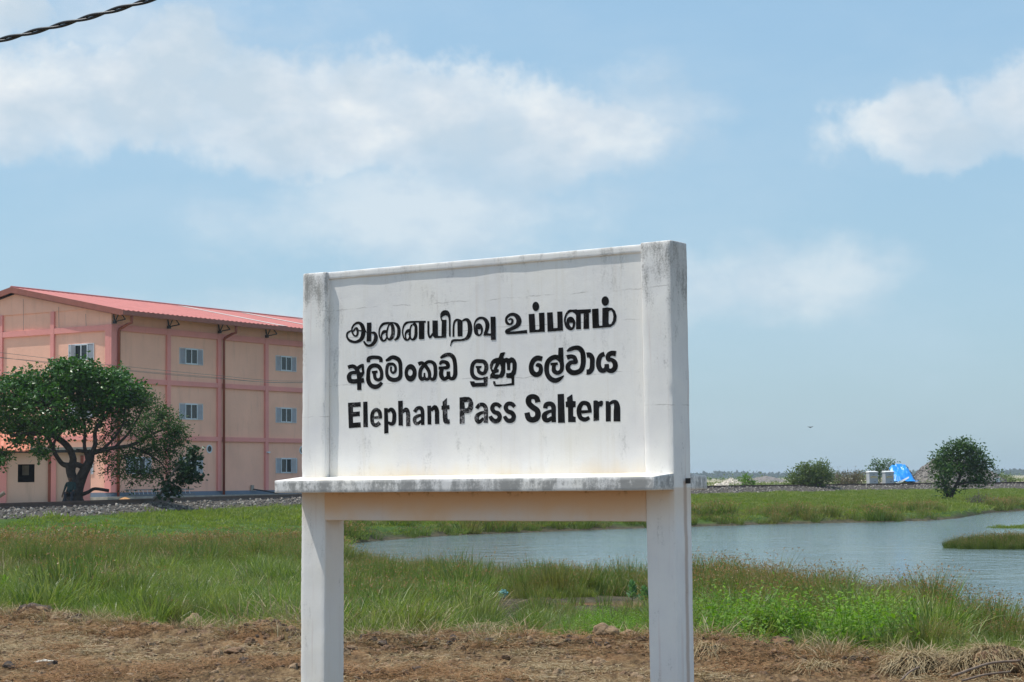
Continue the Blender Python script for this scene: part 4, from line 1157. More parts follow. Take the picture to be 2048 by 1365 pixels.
def building():
    root = thing('pink_building', 'three storey peach and pink building with a salmon ribbed gable roof', 'building', B_O, BY)
    ov_l, ov_g = 1.15, .38
    gz = .55
    # walls (solid prism with gable top)
    Rz = 13.15; ez = 11.52
    w = MB()
    w.add([(0, 0, gz), (BL, 0, gz), (BL, BW, gz), (0, BW, gz), (0, 0, ez), (BL, 0, ez), (BL, BW, ez), (0, BW, ez), (0, BW / 2, Rz), (BL, BW / 2, Rz)],
          [(0, 1, 5, 4), (1, 2, 6, 9, 5), (2, 3, 7, 6), (3, 0, 4, 8, 7), (4, 5, 9, 8), (6, 7, 8, 9), (0, 3, 2, 1)])
    w.obj('wall', M['wall'], root)
    # pilasters and bands stand proud of the wall
    P = .13
    for i in range(11):
        x = 4.65 * i + .02
        a, b2 = (x - .02, x + .40) if i == 0 else (x - .02, x + .30)
        p_ = MB(); p_.box(a + (.0 if i else -P), b2, -P, -.002, 1.13, 10.9); p_.obj('pilaster', M['band'], root)
    for z0, z1 in ((10.56, 10.9), (7.53, 7.82), (4.2, 4.47)):
        for i in range(10):
            a = 4.65 * i + (.405 if i == 0 else .305); b2 = 4.65 * (i + 1) - .005
            p_ = MB(); p_.box(a, b2, -P + .012, -.002, z0, z1); p_.obj('band', M['band'], root)
    gp = [(.0, .36), (4.52, 4.80), (8.85, 9.15), (13.2, 13.5), (15.4, 15.7)]
    for i, (a, b2) in enumerate(gp):
        p_ = MB(); p_.box(-P - (.004 if i == 0 else 0), -.002, a, b2, 1.13, 11.9 if 0 < i < 4 else 10.9); p_.obj('pilaster', M['band'], root)
    for z0, z1 in ((10.55, 10.88), (7.53, 7.82), (4.2, 4.47)):
        for i in range(4):
            p_ = MB(); p_.box(-P + .012, -.002, gp[i][1] + .005, gp[i + 1][0] - .005, z0, z1); p_.obj('band', M['band'], root)
    # upper gable panel, a touch proud
    g = MB(); t = Rz - ez
    zz = lambda y: ez + t * (1 - abs(y - BW / 2) / (BW / 2))
    ys = [1.85, BW / 2, BW - 1.85]
    g.add([(-.06, ys[0], 11.9), (-.06, ys[0], zz(ys[0]) ), (-.06, ys[1], Rz - .01), (-.06, ys[2], zz(ys[2])), (-.06, ys[2], 11.9),
           (-.002, ys[0], 11.9), (-.002, ys[2], 11.9)], [(0, 4, 3, 2, 1), (0, 5, 6, 4)])
    g.obj('gable_panel', M['wall'], root)
    g = MB(); g.box(-.05, BL, -.05, -.002, gz, 1.12); g.box(-.05, -.002, -.002, BW, gz, 1.12); g.obj('plinth', M['plinth'], root)
    # roof: ribbed sheets on both slopes
    sl = (Rz + .35 - (ez + .12)) / (BW / 2 + ov_l)
    rz0 = ez + .12; rtop = Rz + .35
    step = .105; n = int((BL + 2 * ov_g) / step)
    prof = lambda i: .05 if i % 4 in (1, 2) else 0.0
    for side in (0, 1):
        V = []; Fc = []
        for i in range(n + 1):
            x = -ov_g + i * step; h_ = prof(i)
            ya, yb = (-ov_l, BW / 2) if side == 0 else (BW + ov_l, BW / 2)
            V += [(x, ya, rz0 + h_), (x, yb, rtop + h_), (x, ya, rz0 - .03 + h_), (x, yb, rtop - .03 + h_)]
        for i in range(n):
            k = 4 * i; Fc += [(k, k + 4, k + 5, k + 1), (k + 2, k + 3, k + 7, k + 6), (k, k + 2, k + 6, k + 4)]
        b_ = MB(); b_.add(V, Fc); b_.obj('roof_slope', M['roof'], root)
    for x in (14.2, 20.6, 27.0, 33.5):
        V = []; Fc = []
        for k in range(2):
            x0 = x + k * .0
        b_ = MB()
        b_.add([(x, -ov_l - .01, rz0 + .066), (x + .8, -ov_l - .01, rz0 + .066), (x + .8, BW / 2 - .3, rtop + .066 - .3 * sl), (x, BW / 2 - .3, rtop + .066 - .3 * sl),
                (x, -ov_l - .01, rz0 + .056), (x + .8, -ov_l - .01, rz0 + .056), (x + .8, BW / 2 - .3, rtop + .056 - .3 * sl), (x, BW / 2 - .3, rtop + .056 - .3 * sl)],
               [(0, 1, 2, 3), (0, 4, 5, 1), (3, 2, 6, 7), (1, 5, 6, 2), (0, 3, 7, 4)])
        b_.obj('skylight_sheet', M['skylight'], root)
    b_ = MB(); b_.tube([(-ov_g, BW / 2, rtop + .03), (BL + ov_g, BW / 2, rtop + .03)], .10, 8)
    b_.obj('ridge_cap', M['roof'], root)
    # verge boards on the gable, gutter on the long side
    for side in (0, 1):
        ya, yb = (-ov_l, BW / 2) if side == 0 else (BW + ov_l, BW / 2)
        x0 = -ov_g - .04; b_ = MB()
        b_.add([(x0, ya, rz0 - .30), (x0, yb, rtop - .30), (x0, yb, rtop + .05), (x0, ya, rz0 + .05), (x0 + .06, ya, rz0 - .30), (x0 + .06, yb, rtop - .30), (x0 + .06, yb, rtop + .05), (x0 + .06, ya, rz0 + .05)],
               [(0, 1, 2, 3), (4, 7, 6, 5), (0, 3, 7, 4), (0, 4, 5, 1), (3, 2, 6, 7)])
        b_.obj('verge_board', M['gutter'], root)
    b_ = MB(); b_.box(-ov_g - .05, BL + ov_g, -ov_l - .16, -ov_l - .012, rz0 - .27, rz0 - .01); b_.obj('gutter', M['gutter'], root)
    # purlins under the verge
    for y in (6.2, 7.2, 8.6, 9.8, 11.2):
        zc = rz0 + sl * (y + ov_l if y < BW / 2 else BW + ov_l - y)
        b_ = MB(); b_.box(-ov_g + .03, .5, y - .06, y + .06, zc - .24, zc - .05); b_.obj('purlin', M['black'], root)
    # truss brackets under the eave
    for i in range(11):
        x = 4.65 * i + .15; b_ = MB(); r = .035
        zt = rz0 - .30
        b_.tube([(x, -.03, 11.05), (x, -.95, 11.15)], r, 6); b_.tube([(x, -.03, 11.5), (x, -.12, 11.05)], r * 1.3, 6)
        b_.tube([(x, -.15, 11.06), (x, -.42, zt + .18)], r, 6); b_.tube([(x, -.42, zt + .18), (x, -.62, zt + .18)], r, 6)
        b_.tube([(x, -.62, zt + .18), (x, -.95, 11.15)], r, 6); b_.box(x - .08, x + .08, -.22, -.03, 10.95, 11.12)
        b_.obj('eave_bracket', M['black'], root)
    for x in (.42, 9.75, 19.05, 28.35):
        b_ = MB(); b_.tube([(x, -ov_l - .05, rz0 - .2), (x, -ov_l - .05, 10.95), (x + .0, -.9, 10.9), (x, -.28, 10.65), (x, -.22, 10.5), (x, -.22, .75)], .085, 8)
        b_.obj('downpipe', M['pipe'], root, smooth=True)
    # windows
    for x in (5.85, 15.12, 24.4, 33.7):
        for z in (8.87, 5.49, 2.2):
            window(root, (x, -.012, z), 0, 2.15, 1.0, 'open' if (x == 15.12 and z == 2.2) else 'shut')
    window(root, (1.25, -.012, 2.2), 0, 2.15, 1.0)
    for z, st in ((8.87, 'ajar'), (5.49, 'shut'), (2.2, 'shut')):
        window(root, (-.012, 3.4, z), -math.pi / 2, 2.05, 1.0, st)
        window(root, (-.012, 12.1, z), -math.pi / 2, 2.05, 1.0)
    # round vents
    for x in (8.62, 17.86, 27.1):
        b_ = MB(); z = 3.72; N = 20; ri, ro = .19, .27
        for k in range(N):
            a0, a1 = 2 * math.pi * k / N, 2 * math.pi * (k + 1) / N
            q = lambda a, r_, y: (x + r_ * math.cos(a), y, z + r_ * math.sin(a))
            b_.add([q(a0, ro, -.03), q(a1, ro, -.03), q(a1, ri, -.03), q(a0, ri, -.03), q(a0, ro, .0), q(a1, ro, .0), q(a1, ri, .0), q(a0, ri, .0)],
                   [(0, 3, 2, 1), (0, 1, 5, 4), (3, 7, 6, 2)])
        v = b_.obj('round_vent', M['white'], root)
        b_ = MB(); b_.add([(x + ri * math.cos(2 * math.pi * k / N), -.006, z + ri * math.sin(2 * math.pi * k / N)) for k in range(N)], [tuple(range(N))[::-1]])
        b_.obj('vent_opening', M['black'], v)
    # hairline drain rods on the gable
    for y, zt in ((1.85, 11.6), (4.05, 12.15), (7.0, 12.8)):
        b_ = MB(); b_.tube([(-.16, y, 10.9), (-.16, y + .05, zt)], .012, 5); b_.obj('thin_rod', M['wire'], root)
    b_ = MB(); b_.box(14.05, 14.3, -.24, -.13, 3.5, 3.6); b_.obj('wall_lamp', M['white'], root)
    b_ = MB(); b_.box(12.55, 12.8, -.12, -.05, 1.1, 1.45); b_.obj('meter_box', M['concrete'], root)
    b_ = MB(); b_.tube([(12.7, -.15, 1.2), (13.2, -.35, 1.12), (13.9, -.7, .98), (14.3, -1.0, .85)], .04, 8); b_.obj('waste_hose', M['black'], root, smooth=True)
    b_ = MB(); b_.box(-1.6, BL, -1.3, -.055, .5, .88); b_.box(-1.6, -.055, -.05, BW, .5, .86); b_.obj('apron_kerb', M['concrete'], root)
building()

# ladder lying against the wall
lad = thing('ladder', 'grey aluminium ladder lying along the foot of the pink wall', 'ladder', B_O + B_D * .9 - B_G * .35 + Vector((0, 0, .96)), BY)
for z in (0, .30):
    b_ = MB(); b_.box(0, 6.0, z * .3 - .02, z * .3 + .02, z - .03, z + .03); b_.obj('rail', M['wire'], lad)
for k in range(15):
    b_ = MB(); b_.tube([(.4 + .37 * k, 0, 0), (.4 + .37 * k, .09, .3)], .018, 6); b_.obj('rung', M['white'], lad)

# ------------------------------------------------------------------ outbuilding
def outbuilding():
    O = on_z(181, 1003, .78); O = at(181, 1000, 93)
    O.z = .55
    root = thing('outbuilding', 'low peach outbuilding with orange tiled roof behind the big tree', 'building', O, math.atan2(-.221, -.975))
    OX = Vector((-.975, -.221, 0)).normalized(); OY = Vector((-.221, .975, 0)).normalized()
    # local x runs away to the left, local y toward the back is -; keep y>0 = towards the back via rotation
    hitx = lambda px, py=950: hit(px, py, O, OX, OY)[0]
    zz = lambda px, py: hit(px, py, O, OX, OY)[1] - O.z
    W = 11; x0w, x1w = hitx(69), hitx(35.5); z0w, z1w = zz(50, 965), zz(50, 929)
    Ht = zz(100, 906)
    y0, y1 = 0, -5.0
    w = MB()   # front wall with the opening cut out; depth runs to -y
    for a, b2, c, d in ((0, x0w, 0, Ht), (x1w, W, 0, Ht), (x0w, x1w, 0, z0w), (x0w, x1w, z1w, Ht)):
        w.box(a, b2, -.2, 0, c, d)
    w.box(0, .2, y1, -.2, 0, Ht); w.box(W - .2, W, y1, -.2, 0, Ht); w.box(0, W, y1 - .2, y1, 0, Ht)
    w.obj('wall', M['outwall'], root)
    b_ = MB(); b_.box(.2, W - .2, -4.9, -.21, Ht - .1, Ht + .1); b_.obj('ceiling', M['concrete'], root); b_ = MB(); b_.box(.2, W - .2, -2.3, -2.2, 0, Ht - .1); b_.obj('dark_interior_sheet', M['black'], root)  # black sheet added behind the opening; its colour stands for the room's shade
    b_ = MB(); b_.box(x0w + .3, x0w + .62, -.9, -.87, z0w + .35, z1w - .05); b_.obj('inner_panel', M['concrete'], root)
    for a, b2 in ((hitx(180), hitx(167)), (hitx(112), hitx(102)), (hitx(13), hitx(13) + 1.3)):
        b_ = MB(); b_.box(a, b2, .001, .1, 0, Ht - .15); b_.obj('pilaster', M['band'], root)
    for a in (hitx(101.8), hitx(166.5)):
        b_ = MB(); b_.box(a + .001, a + .14, .001, .09, 0, Ht - .15); b_.obj('downpipe', M['pipe'], root)
    b_ = MB(); b_.box(-.15, W, -.25, .35, Ht + .002, Ht + .12); b_.obj('eave_board', M['black'], root)
    # tiled roof over the left part, flat slab over the right
    xr = hitx(60)
    V = []; Fc = []; n = 60
    for i in range(n + 1):
        x = xr + (W + .6 - xr) * i / n; h_ = .05 * (i % 2)
        V += [(x, .62, Ht + .10 + h_), (x, -3.2, Ht + 1.15 + h_), (x, .62, Ht + .04 + h_), (x, -3.2, Ht + 1.1 + h_)]
    for i in range(n):
        k = 4 * i; Fc += [(k, k + 1, k + 5, k + 4), (k + 2, k + 6, k + 7, k + 3), (k, k + 4, k + 6, k + 2)]
    b_ = MB(); b_.add(V, Fc); b_.obj('tiled_roof', M['orange_roof'], root)
    b_ = MB(); b_.box(-.25, xr, -5.2, .4, Ht + .13, Ht + .26); b_.obj('roof_slab', M['concrete'], root)
outbuilding()


# ------------------------------------------------------------------ trees
def leafmesh(name, C, size, droop=0., aspect=.45, normal_up=.35, r=None):
    """C (n,3) leaf places -> folded leaf faces"""
    r = r or rng; n = len(C)
    d = r.normal(0, 1, (n, 3)); d[:, 2] = d[:, 2] * .6 - droop; d /= np.linalg.norm(d, axis=1)[:, None]
    up = r.normal(0, 1, (n, 3)); up[:, 2] += normal_up * 3; s = np.cross(d, up); s /= np.linalg.norm(s, axis=1)[:, None] + 1e-9
    nn = np.cross(s, d)
    L = (size * r.uniform(.6, 1.35, n))[:, None]
    a = C; b = C + d * L * .5 + s * L * aspect * .5 - nn * L * .08; c = C + d * L; e = C + d * L * .5 - s * L * aspect * .5 - nn * L * .08
    V = np.stack([a, b, c, e], 1).reshape(-1, 3); k = np.arange(n)[:, None] * 4
    var = np.repeat(r.uniform(size=n), 4)
    return mesh_np(name, V, [np.concatenate([k + 0, k + 1, k + 2], 1), np.concatenate([k + 0, k + 2, k + 3], 1)], dict(var=var))


def blob_leaves(blobs, per, spread, shell=.55, r=None):
    """blobs: (centre, radii, weight). leaves gather in sprays so that gaps stay open"""
    r = r or rng; out = []; sprays = []
    for c, rad, w in blobs:
        k = max(3, int(per * w / 22))
        q = r.normal(0, 1, (k, 3)); q /= np.linalg.norm(q, axis=1)[:, None]; q *= (r.uniform(size=k) ** shell)[:, None]
        cs = np.array(c) + q * np.array(rad)
        sprays += [(np.array(c), s) for s in cs]
        for s in cs:
            m = 22; out.append(s + r.normal(0, 1, (m, 3)) * spread * np.array([1, 1, .75]))
    return np.concatenate(out), sprays


def limb(b_, pts_, rads, seg=8, wob=.04, seed=0):
    P = cat([(*p, r_) for p, r_ in zip(pts_, rads)], 4)
    b_.tube([Vector(p[:3]) + Vector((mnoise.noise(Vector(p[:3]) * 1.5 + Vector((seed, 0, 0))), mnoise.noise(Vector(p[:3]) * 1.5 + Vector((0, seed, 3))), 0)) * wob for p in P], [max(.008, float(p[3])) for p in P], seg)


def big_tree():
    Y0 = 80.0
    A = lambda px, py, dy=0: tuple(at(px, py, Y0 + dy))
    base = at(150, 1003, Y0)
    root = thing('spreading_tree', 'large spreading tree with dark gnarled trunk in front of the pink building', 'tree', (0, 0, 0))
    t = MB(); m_ = Y0 / F
    L = lambda pp, rr, s=0: limb(t, [A(*q) for q in pp], [k * m_ * .8 for k in rr], seed=s)
    L([(148, 1012), (150, 995), (156, 970), (165, 950), (178, 925), (184, 905)], [26, 20, 15, 13, 11, 9], 1)
    L([(132, 1012), (140, 990), (146, 965), (142, 945), (140, 932)], [13, 13, 12, 12, 12], 2)
    L([(160, 1010), (152, 990), (150, 960)], [14, 12, 10], 3)
    L([(142, 940), (146, 918), (136, 895), (120, 880), (95, 868), (60, 868), (20, 872)], [12, 9, 8.5, 7.5, 6.5, 5, 3], 4)
    L([(140, 932), (125, 928), (112, 912), (104, 892), (95, 872), (80, 855), (60, 840)], [8, 6, 5.5, 5, 4.5, 3.5, 2], 5)
    L([(107, 895), (110, 880), (125, 862), (135, 840), (140, 815)], [4, 3.5, 3, 2.5, 1.5], 6)
    L([(112, 872), (108, 850), (112, 830), (105, 800)], [3, 2.5, 2, 1.2], 6)
    L([(140, 935), (155, 930), (168, 935), (175, 925)], [7, 7, 7, 7], 7)
    L([(184, 912), (178, 905), (165, 903), (152, 900)], [6, 5, 4.5, 3], 8)
    L([(184, 908), (190, 890), (190, 865), (200, 845), (215, 825), (232, 800)], [7, 5.5, 5, 4.5, 3.5, 2], 9)
    L([(186, 906), (205, 900), (230, 896), (258, 892), (285, 880), (310, 866), (340, 855)], [6.5, 6, 5, 4.5, 3.8, 3, 1.8], 10)
    L([(175, 920), (168, 895), (170, 865), (165, 830), (158, 800)], [6, 4.5, 4, 3, 2], 11)
    L([(230, 896), (245, 880), (262, 860), (275, 838), (290, 810)], [4, 3.5, 3, 2.4, 1.5], 12)
    L([(205, 900), (225, 880), (245, 850), (250, 820), (262, 790)], [4, 3.2, 2.8, 2.2, 1.4], 13)
    L([(150, 985), (160, 990), (175, 985), (190, 978), (218, 982)], [5, 5, 4.5, 4, 4], 14)
    L([(258, 892), (290, 905), (320, 925), (335, 945)], [3, 2.4, 1.8, 1], 15)
    # crown blobs (px, py, depth, rx, rz, weight)
    bl = [(60, 770, 0, 60, 42, 1.2), (20, 800, -1, 55, 55, 1.3), (-40, 790, 0, 60, 60, 1.2), (110, 770, 1, 55, 45, 1.2), (160, 745, -.5, 45, 28, 1.2), (185, 765, 1.2, 50, 38, 1.2), (225, 775, -.5, 45, 38, 1.1),
          (90, 810, -1.2, 60, 40, 1.1), (150, 800, 1.3, 60, 40, 1.), (210, 815, 0, 55, 40, 1.), (30, 850, .5, 50, 35, .8), (75, 845, 1.5, 40, 30, .6), (265, 790, .8, 35, 30, .8), (-60, 850, 0, 60, 50, 1),
          (60, 882, 0, 35, 12, .25), (86, 903, -.5, 14, 12, .18), (-2, 915, -.6, 17, 19, .3), (130, 735, .2, 25, 16, .5), (235, 750, .2, 22, 14, .4), (110, 848, -1, 35, 22, .4), (160, 850, 0, 35, 22, .35)]
    def conv(lst): return [(A(px, py, dy * 1.2), (rx * m_, max(1.0, rx * m_ * .9), rz * m_), w) for px, py, dy, rx, rz, w in lst]
    C1, s1 = blob_leaves(conv(bl), 1500, .185, .42)
    bl2 = [(285, 800, .3, 32, 22, .9), (320, 835, -.3, 38, 26, 1.2), (350, 865, .4, 28, 24, 1.), (300, 860, -1, 38, 28, .9), (255, 850, .8, 40, 28, .7), (330, 900, 0, 36, 26, .9), (290, 905, .5, 36, 22, .7),
           (250, 915, -.4, 34, 24, .6), (215, 905, .6, 28, 20, .35), (270, 945, 0, 24, 24, .5), (315, 945, -.2, 24, 22, .5), (240, 950, .1, 14, 14, .15), (350, 930, .2, 16, 18, .35), (215, 935, .4, 18, 14, .18), (262, 968, 0, 9, 10, .1), (212, 870, 1, 35, 25, .4), (325, 968, 0, 10, 10, .12)]
    C2, s2 = blob_leaves(conv(bl2), 980, .19, .45)
    for i, (c, s) in enumerate(s1 + s2):
        if i % 3 == 0:
            mid = (np.array(c) + s) / 2 + rng.normal(0, .08, 3)
            t.tube([tuple(c), tuple(mid), tuple(s)], [.03, .02, .007], 4, False)
    t.obj('trunk', M['bark'], root, smooth=True)
    link('crown', leafmesh('crown', C1, .17, .1, .62), M['broad'], root)
    link('crown', leafmesh('crown', C2, .15, .5, .36), M['neem'], root, label='drooping olive side of the crown')
    # sapling with dark round leaves, leaning right
    root2 = thing('sapling', 'small leaning sapling with large dark leaves under the crown at its right', 'tree')
    t = MB(); A2 = lambda px, py, dy=0: tuple(at(px, py, 79 + dy)); m2 = 79 / F
    limb(t, [A2(306, 1001), A2(322, 985), A2(335, 965), A2(346, 945), A2(365, 925), A2(388, 900)], [k * m2 for k in (3.5, 3, 2.6, 2.2, 1.8, 1)])
    limb(t, [A2(322, 985), A2(335, 978), A2(346, 985), A2(352, 990)], [k * m2 for k in (2, 1.6, 1.2, .8)])
    t.obj('trunk', M['bark2'], root2, smooth=True)
    b3 = [(365, 940, 0, 22, 18, .5), (388, 915, 0, 12, 24, .45), (380, 948, .3, 18, 14, .4), (345, 970, 0, 14, 16, .25), (338, 988, -.2, 22, 8, .2), (352, 975, .2, 10, 12, .15), (392, 955, 0, 9, 9, .15)]
    C3, _ = blob_leaves([(A2(px, py, dy), (rx * m2, .4, rz * m2), w) for px, py, dy, rx, rz, w in b3], 520, .15, .6)
    link('crown', leafmesh('crown', C3, .2, .2, .75), M['darkleaf'], root2)
big_tree()


def person():
    # seated against the trunk, back to the light, one arm hanging straight down
    P0 = at(141.5, 1003, 78.9); P0.z = .80
    root = thing('person', 'person in a dark teal shirt sitting against the trunk with one arm hanging', 'person', (0, 0, 0))
    V = []; E = []; Rr = []
    def j(x, y, z, r_, par=None):
        V.append((P0.x + x, P0.y + y, P0.z + z)); Rr.append(r_)
        if par is not None: E.append((par, len(V) - 1))
        return len(V) - 1
    pel = j(0, 0, .42, .15); ab = j(-.01, 0, .58, .13, pel); ch = j(-.02, 0, .78, .155, ab); nk = j(-.03, 0, .93, .06, ch); hd0 = j(-.03, -.01, .99, .07, nk); hd = j(-.03, -.015, 1.08, .098, hd0); ht = j(-.03, -.01, 1.16, .07, hd)
    sl = j(-.18, 0, .86, .065, ch); el = j(-.26, .0, .62, .045, sl); wr = j(-.34, -.02, .40, .032, el); hn = j(-.36, -.02, .33, .035, wr); fg = j(-.37, -.02, .26, .018, hn)
    sr = j(.16, 0, .86, .065, ch); er = j(.22, -.12, .64, .045, sr); wr2 = j(.14, -.28, .50, .032, er); h2 = j(.09, -.33, .47, .034, wr2)
    for s in (-1, 1):
        hp = j(.09 * s, 0, .40, .11, pel); kn = j(.14 * s, -.42, .46, .07, hp); an = j(.15 * s, -.48, .08, .05, kn); toe = j(.16 * s, -.66, .04, .04, an)
    me = bpy.data.meshes.new('body'); me.from_pydata(V, E, []); me.update()
    o = link('body', me, None, root)
    sk = o.modifiers.new('skin', 'SKIN')
    for k, r_ in enumerate(Rr): me.skin_vertices[0].data[k].radius = (r_, r_)
    me.skin_vertices[0].data[0].use_root = True
    o.modifiers.new('sub', 'SUBSURF').levels = 2
    dg = bpy.context.evaluated_depsgraph_get(); m2 = bpy.data.meshes.new_from_object(o.evaluated_get(dg))
    o.modifiers.clear(); o.data = m2
    skin = simple('brown_skin', (.10, .05, .032), .6, .1, 5, .05); shirt = simple('dark_teal_shirt', (.02, .045, .045), .9, .2, 10, .3); trou = simple('dark_trousers', (.03, .03, .04), .9, .2, 10, .3); hair = simple('black_hair', (.008, .007, .007), .6, .2, 30, .3)
    for m_ in (skin, shirt, trou, hair): m2.materials.append(m_)
    for p_ in m2.polygons:
        c = p_.center - P0; p_.use_smooth = True
        if c.z > 1.09 or (c.z > 1.0 and c.y > .02): p_.material_index = 3
        elif c.z > .93: p_.material_index = 0
        elif c.z > .46 and abs(c.y) < .22 and c.x > -.29: p_.material_index = 1
        elif c.z <= .52 and c.y < .3 and c.x > -.24 and not (c.z > .44 and c.y < -.2 and abs(c.x) < .12): p_.material_index = 2 if c.z > .1 else 0
        else: p_.material_index = 0
person()


def stump_branch():
    root = thing('sawn_branch', 'sawn off pale branch end lying left of the outbuilding window', 'branch')
    b_ = MB(); A = lambda px, py: tuple(at(px, py, 76)); m_ = 76 / F
    limb(b_, [A(-30, 1006), A(-8, 996), A(9, 986)], [5 * m_, 4.5 * m_, 4.2 * m_], 10)
    b_.obj('bark', M['bark2'], root, smooth=True)
    d = (Vector(A(9, 986)) - Vector(A(-8, 996))).normalized(); c = Vector(A(9, 986)) + d * .003
    u_ = d.orthogonal().normalized(); v_ = d.cross(u_)
    b_ = MB(); b_.add([tuple(c + (u_ * math.cos(a) + v_ * math.sin(a)) * 4 * m_) for a in np.linspace(0, 6.283, 13)[:-1]], [tuple(range(12))])
    b_.obj('cut_face', simple('fresh_cut_wood', (.45, .32, .2), .8), root)
stump_branch()

sp = MB()
c0 = at(250, 1000, 84); c0.z = .78
V = []; Fc = []
for i in range(7):
    for j in range(14):
        a = 2 * math.pi * j / 14; q = i / 6
        V.append((c0.x + .55 * q * math.cos(a), c0.y + .55 * q * math.sin(a), c0.z + .24 * (1 - q ** 1.3) + .05 * mnoise.noise(Vector((i, j, 0)))))
for i in range(6):
    for j in range(14): Fc.append((i * 14 + j, i * 14 + (j + 1) % 14, (i + 1) * 14 + (j + 1) % 14, (i + 1) * 14 + j))
sp.add(V, Fc); tag(sp.obj('sand_heap', M['sand'], smooth=True), 'small orange sand heap between the building and the rails', 'sand heap')


def small_tree():
    Y0 = 128.; m_ = Y0 / F; A = lambda px, py, dy=0: tuple(at(px, py, Y0 + dy))
    root = thing('bushy_tree', 'small dense green tree standing on the far bank at the right', 'tree')
    t = MB()
    limb(t, [A(1902, 996), A(1907, 982), A(1912, 970), A(1920, 955), A(1928, 930)], [k * m_ for k in (4, 3.6, 3.2, 2.6, 1.5)])
    limb(t, [A(1896, 994), A(1893, 980), A(1888, 965), A(1880, 945)], [k * m_ for k in (3, 2.4, 2, 1.2)])
    limb(t, [A(1912, 970), A(1935, 965), A(1955, 958), A(1972, 950)], [k * m_ for k in (2.4, 2, 1.6, .8)])
    limb(t, [A(1920, 955), A(1915, 930), A(1918, 905)], [k * m_ for k in (2.2, 1.6, .8)])
    bl = [(1925, 893, 0, 24, 14, .8), (1905, 905, .5, 26, 16, .9), (1945, 905, -.3, 22, 18, .8), (1885, 920, 0, 22, 18, .8), (1920, 925, .6, 38, 24, 1.2), (1955, 925, 0, 26, 20, .8), (1965, 940, .3, 20, 16, .5), (1895, 945, -.4, 30, 20, .9), (1935, 950, .2, 32, 18, .8),
          (1885, 968, .2, 14, 14, .4), (1895, 980, 0, 10, 12, .25), (1950, 958, 0, 26, 12, .4), (1872, 925, 0, 10, 10, .2), (1978, 934, 0, 8, 7, .12), (1925, 970, .3, 14, 8, .2), (1990, 955, 0, 8, 6, .08)]
    C, sp_ = blob_leaves([(A(px, py, dy), (rx * m_, rx * m_, rz * m_), w) for px, py, dy, rx, rz, w in bl], 820, .25, .36)
    for i, (c, s) in enumerate(sp_):
        if i % 4 == 0: t.tube([c, s], [.025, .006], 4, False)
    t.obj('trunk', M['bark'], root, smooth=True)
    link('crown', leafmesh('crown', C, .20, 0, .5), M['treeleaf'], root)
small_tree()


def bush(name, label, blobs, Y0, mat, leaf, per=900, spread=.16, cat_='bush', droop=-.3, twig=None, asp=.4, hairs=0):
    m_ = Y0 / F; A = lambda px, py, dy=0: tuple(at(px, py, Y0 + dy))
    root = thing(name, label, cat_)
    C, sp_ = blob_leaves([(A(px, py, 0), (rx * m_, rx * m_ * .8, rz * m_ * .95), w) for px, py, rx, rz, w in blobs], per * .72, spread * 1.15, .45)
    zmin = height(C[:, 0], C[:, 1], False); C = C[C[:, 2] > zmin - .1]
    link('foliage', leafmesh('foliage', C, leaf, droop, asp), mat, root)
    t = MB(); gx = float(np.mean([A(b[0], b[1])[0] for b in blobs]))
    for i, (c, s) in enumerate(sp_):
        if i % 2 == 0:
            g = np.array([gx + (s[0] - gx) * .4, Y0, float(height(gx, Y0, False))])
            t.tube([tuple(g), tuple((g + s) / 2 + rng.normal(0, .1, 3)), tuple(s + np.array([0, 0, .1 + hairs * rng.uniform()]))], [.03, .02, .006], 4, False)
    t.obj('stems', twig or M['bark2'], root)
    return root
bush('thorn_bush', 'wide wispy green thorn bush behind the rails left of the grey cabinets', [(1622, 945, 30, 20, 1.), (1600, 955, 28, 14, .9), (1648, 952, 24, 16, .8), (1630, 960, 44, 10, .9), (1585, 962, 14, 8, .3), (1610, 938, 14, 14, .4), (1640, 935, 12, 12, .35)], 176, M['thorn'], .24, 1500, .3, twig=M['drybush'], hairs=.5)
bush('dry_thicket', 'brown half dry thicket between the thorn bush and the cabinets', [(1685, 958, 22, 10, .7), (1715, 957, 24, 11, .8), (1700, 965, 34, 6, .5), (1668, 955, 14, 10, .35)], 190, M['drybush'], .22, 1100, .3, twig=M['deadtwig'], hairs=.8)
bush('creeper_bush', 'green creeper covered bush behind the two grey cabinets', [(1765, 940, 22, 14, .7), (1748, 945, 12, 12, .3), (1780, 930, 9, 12, .3), (1750, 928, 5, 8, .1)], 205, M['treeleaf'], .3, 900, .3, twig=M['deadtwig'])
bush('round_shrub', 'small round bright green shrub behind the rails near the sign', [(1494, 963, 13, 8, .5), (1490, 954, 4, 4, .12), (1502, 966, 8, 5, .2)], 172, M['herb'], .22, 700, .16)
bush('low_shrub', 'low yellow green shrub at the right end of the rubble heap', [(2012, 958, 16, 6, .4), (2026, 961, 9, 4, .2), (2006, 952, 8, 4, .15)], 214, M['thorn'], .26, 700, .2)
bush('dead_brushwood', 'dark pile of dead brushwood on the far shore right of the tree', [(1955, 1006, 28, 6, .6), (1985, 1009, 22, 5, .4), (1962, 999, 12, 5, .2)], 113, M['deadtwig'], .16, 1000, .2, 'brushwood', twig=M['wire'], asp=.15, hairs=.5)


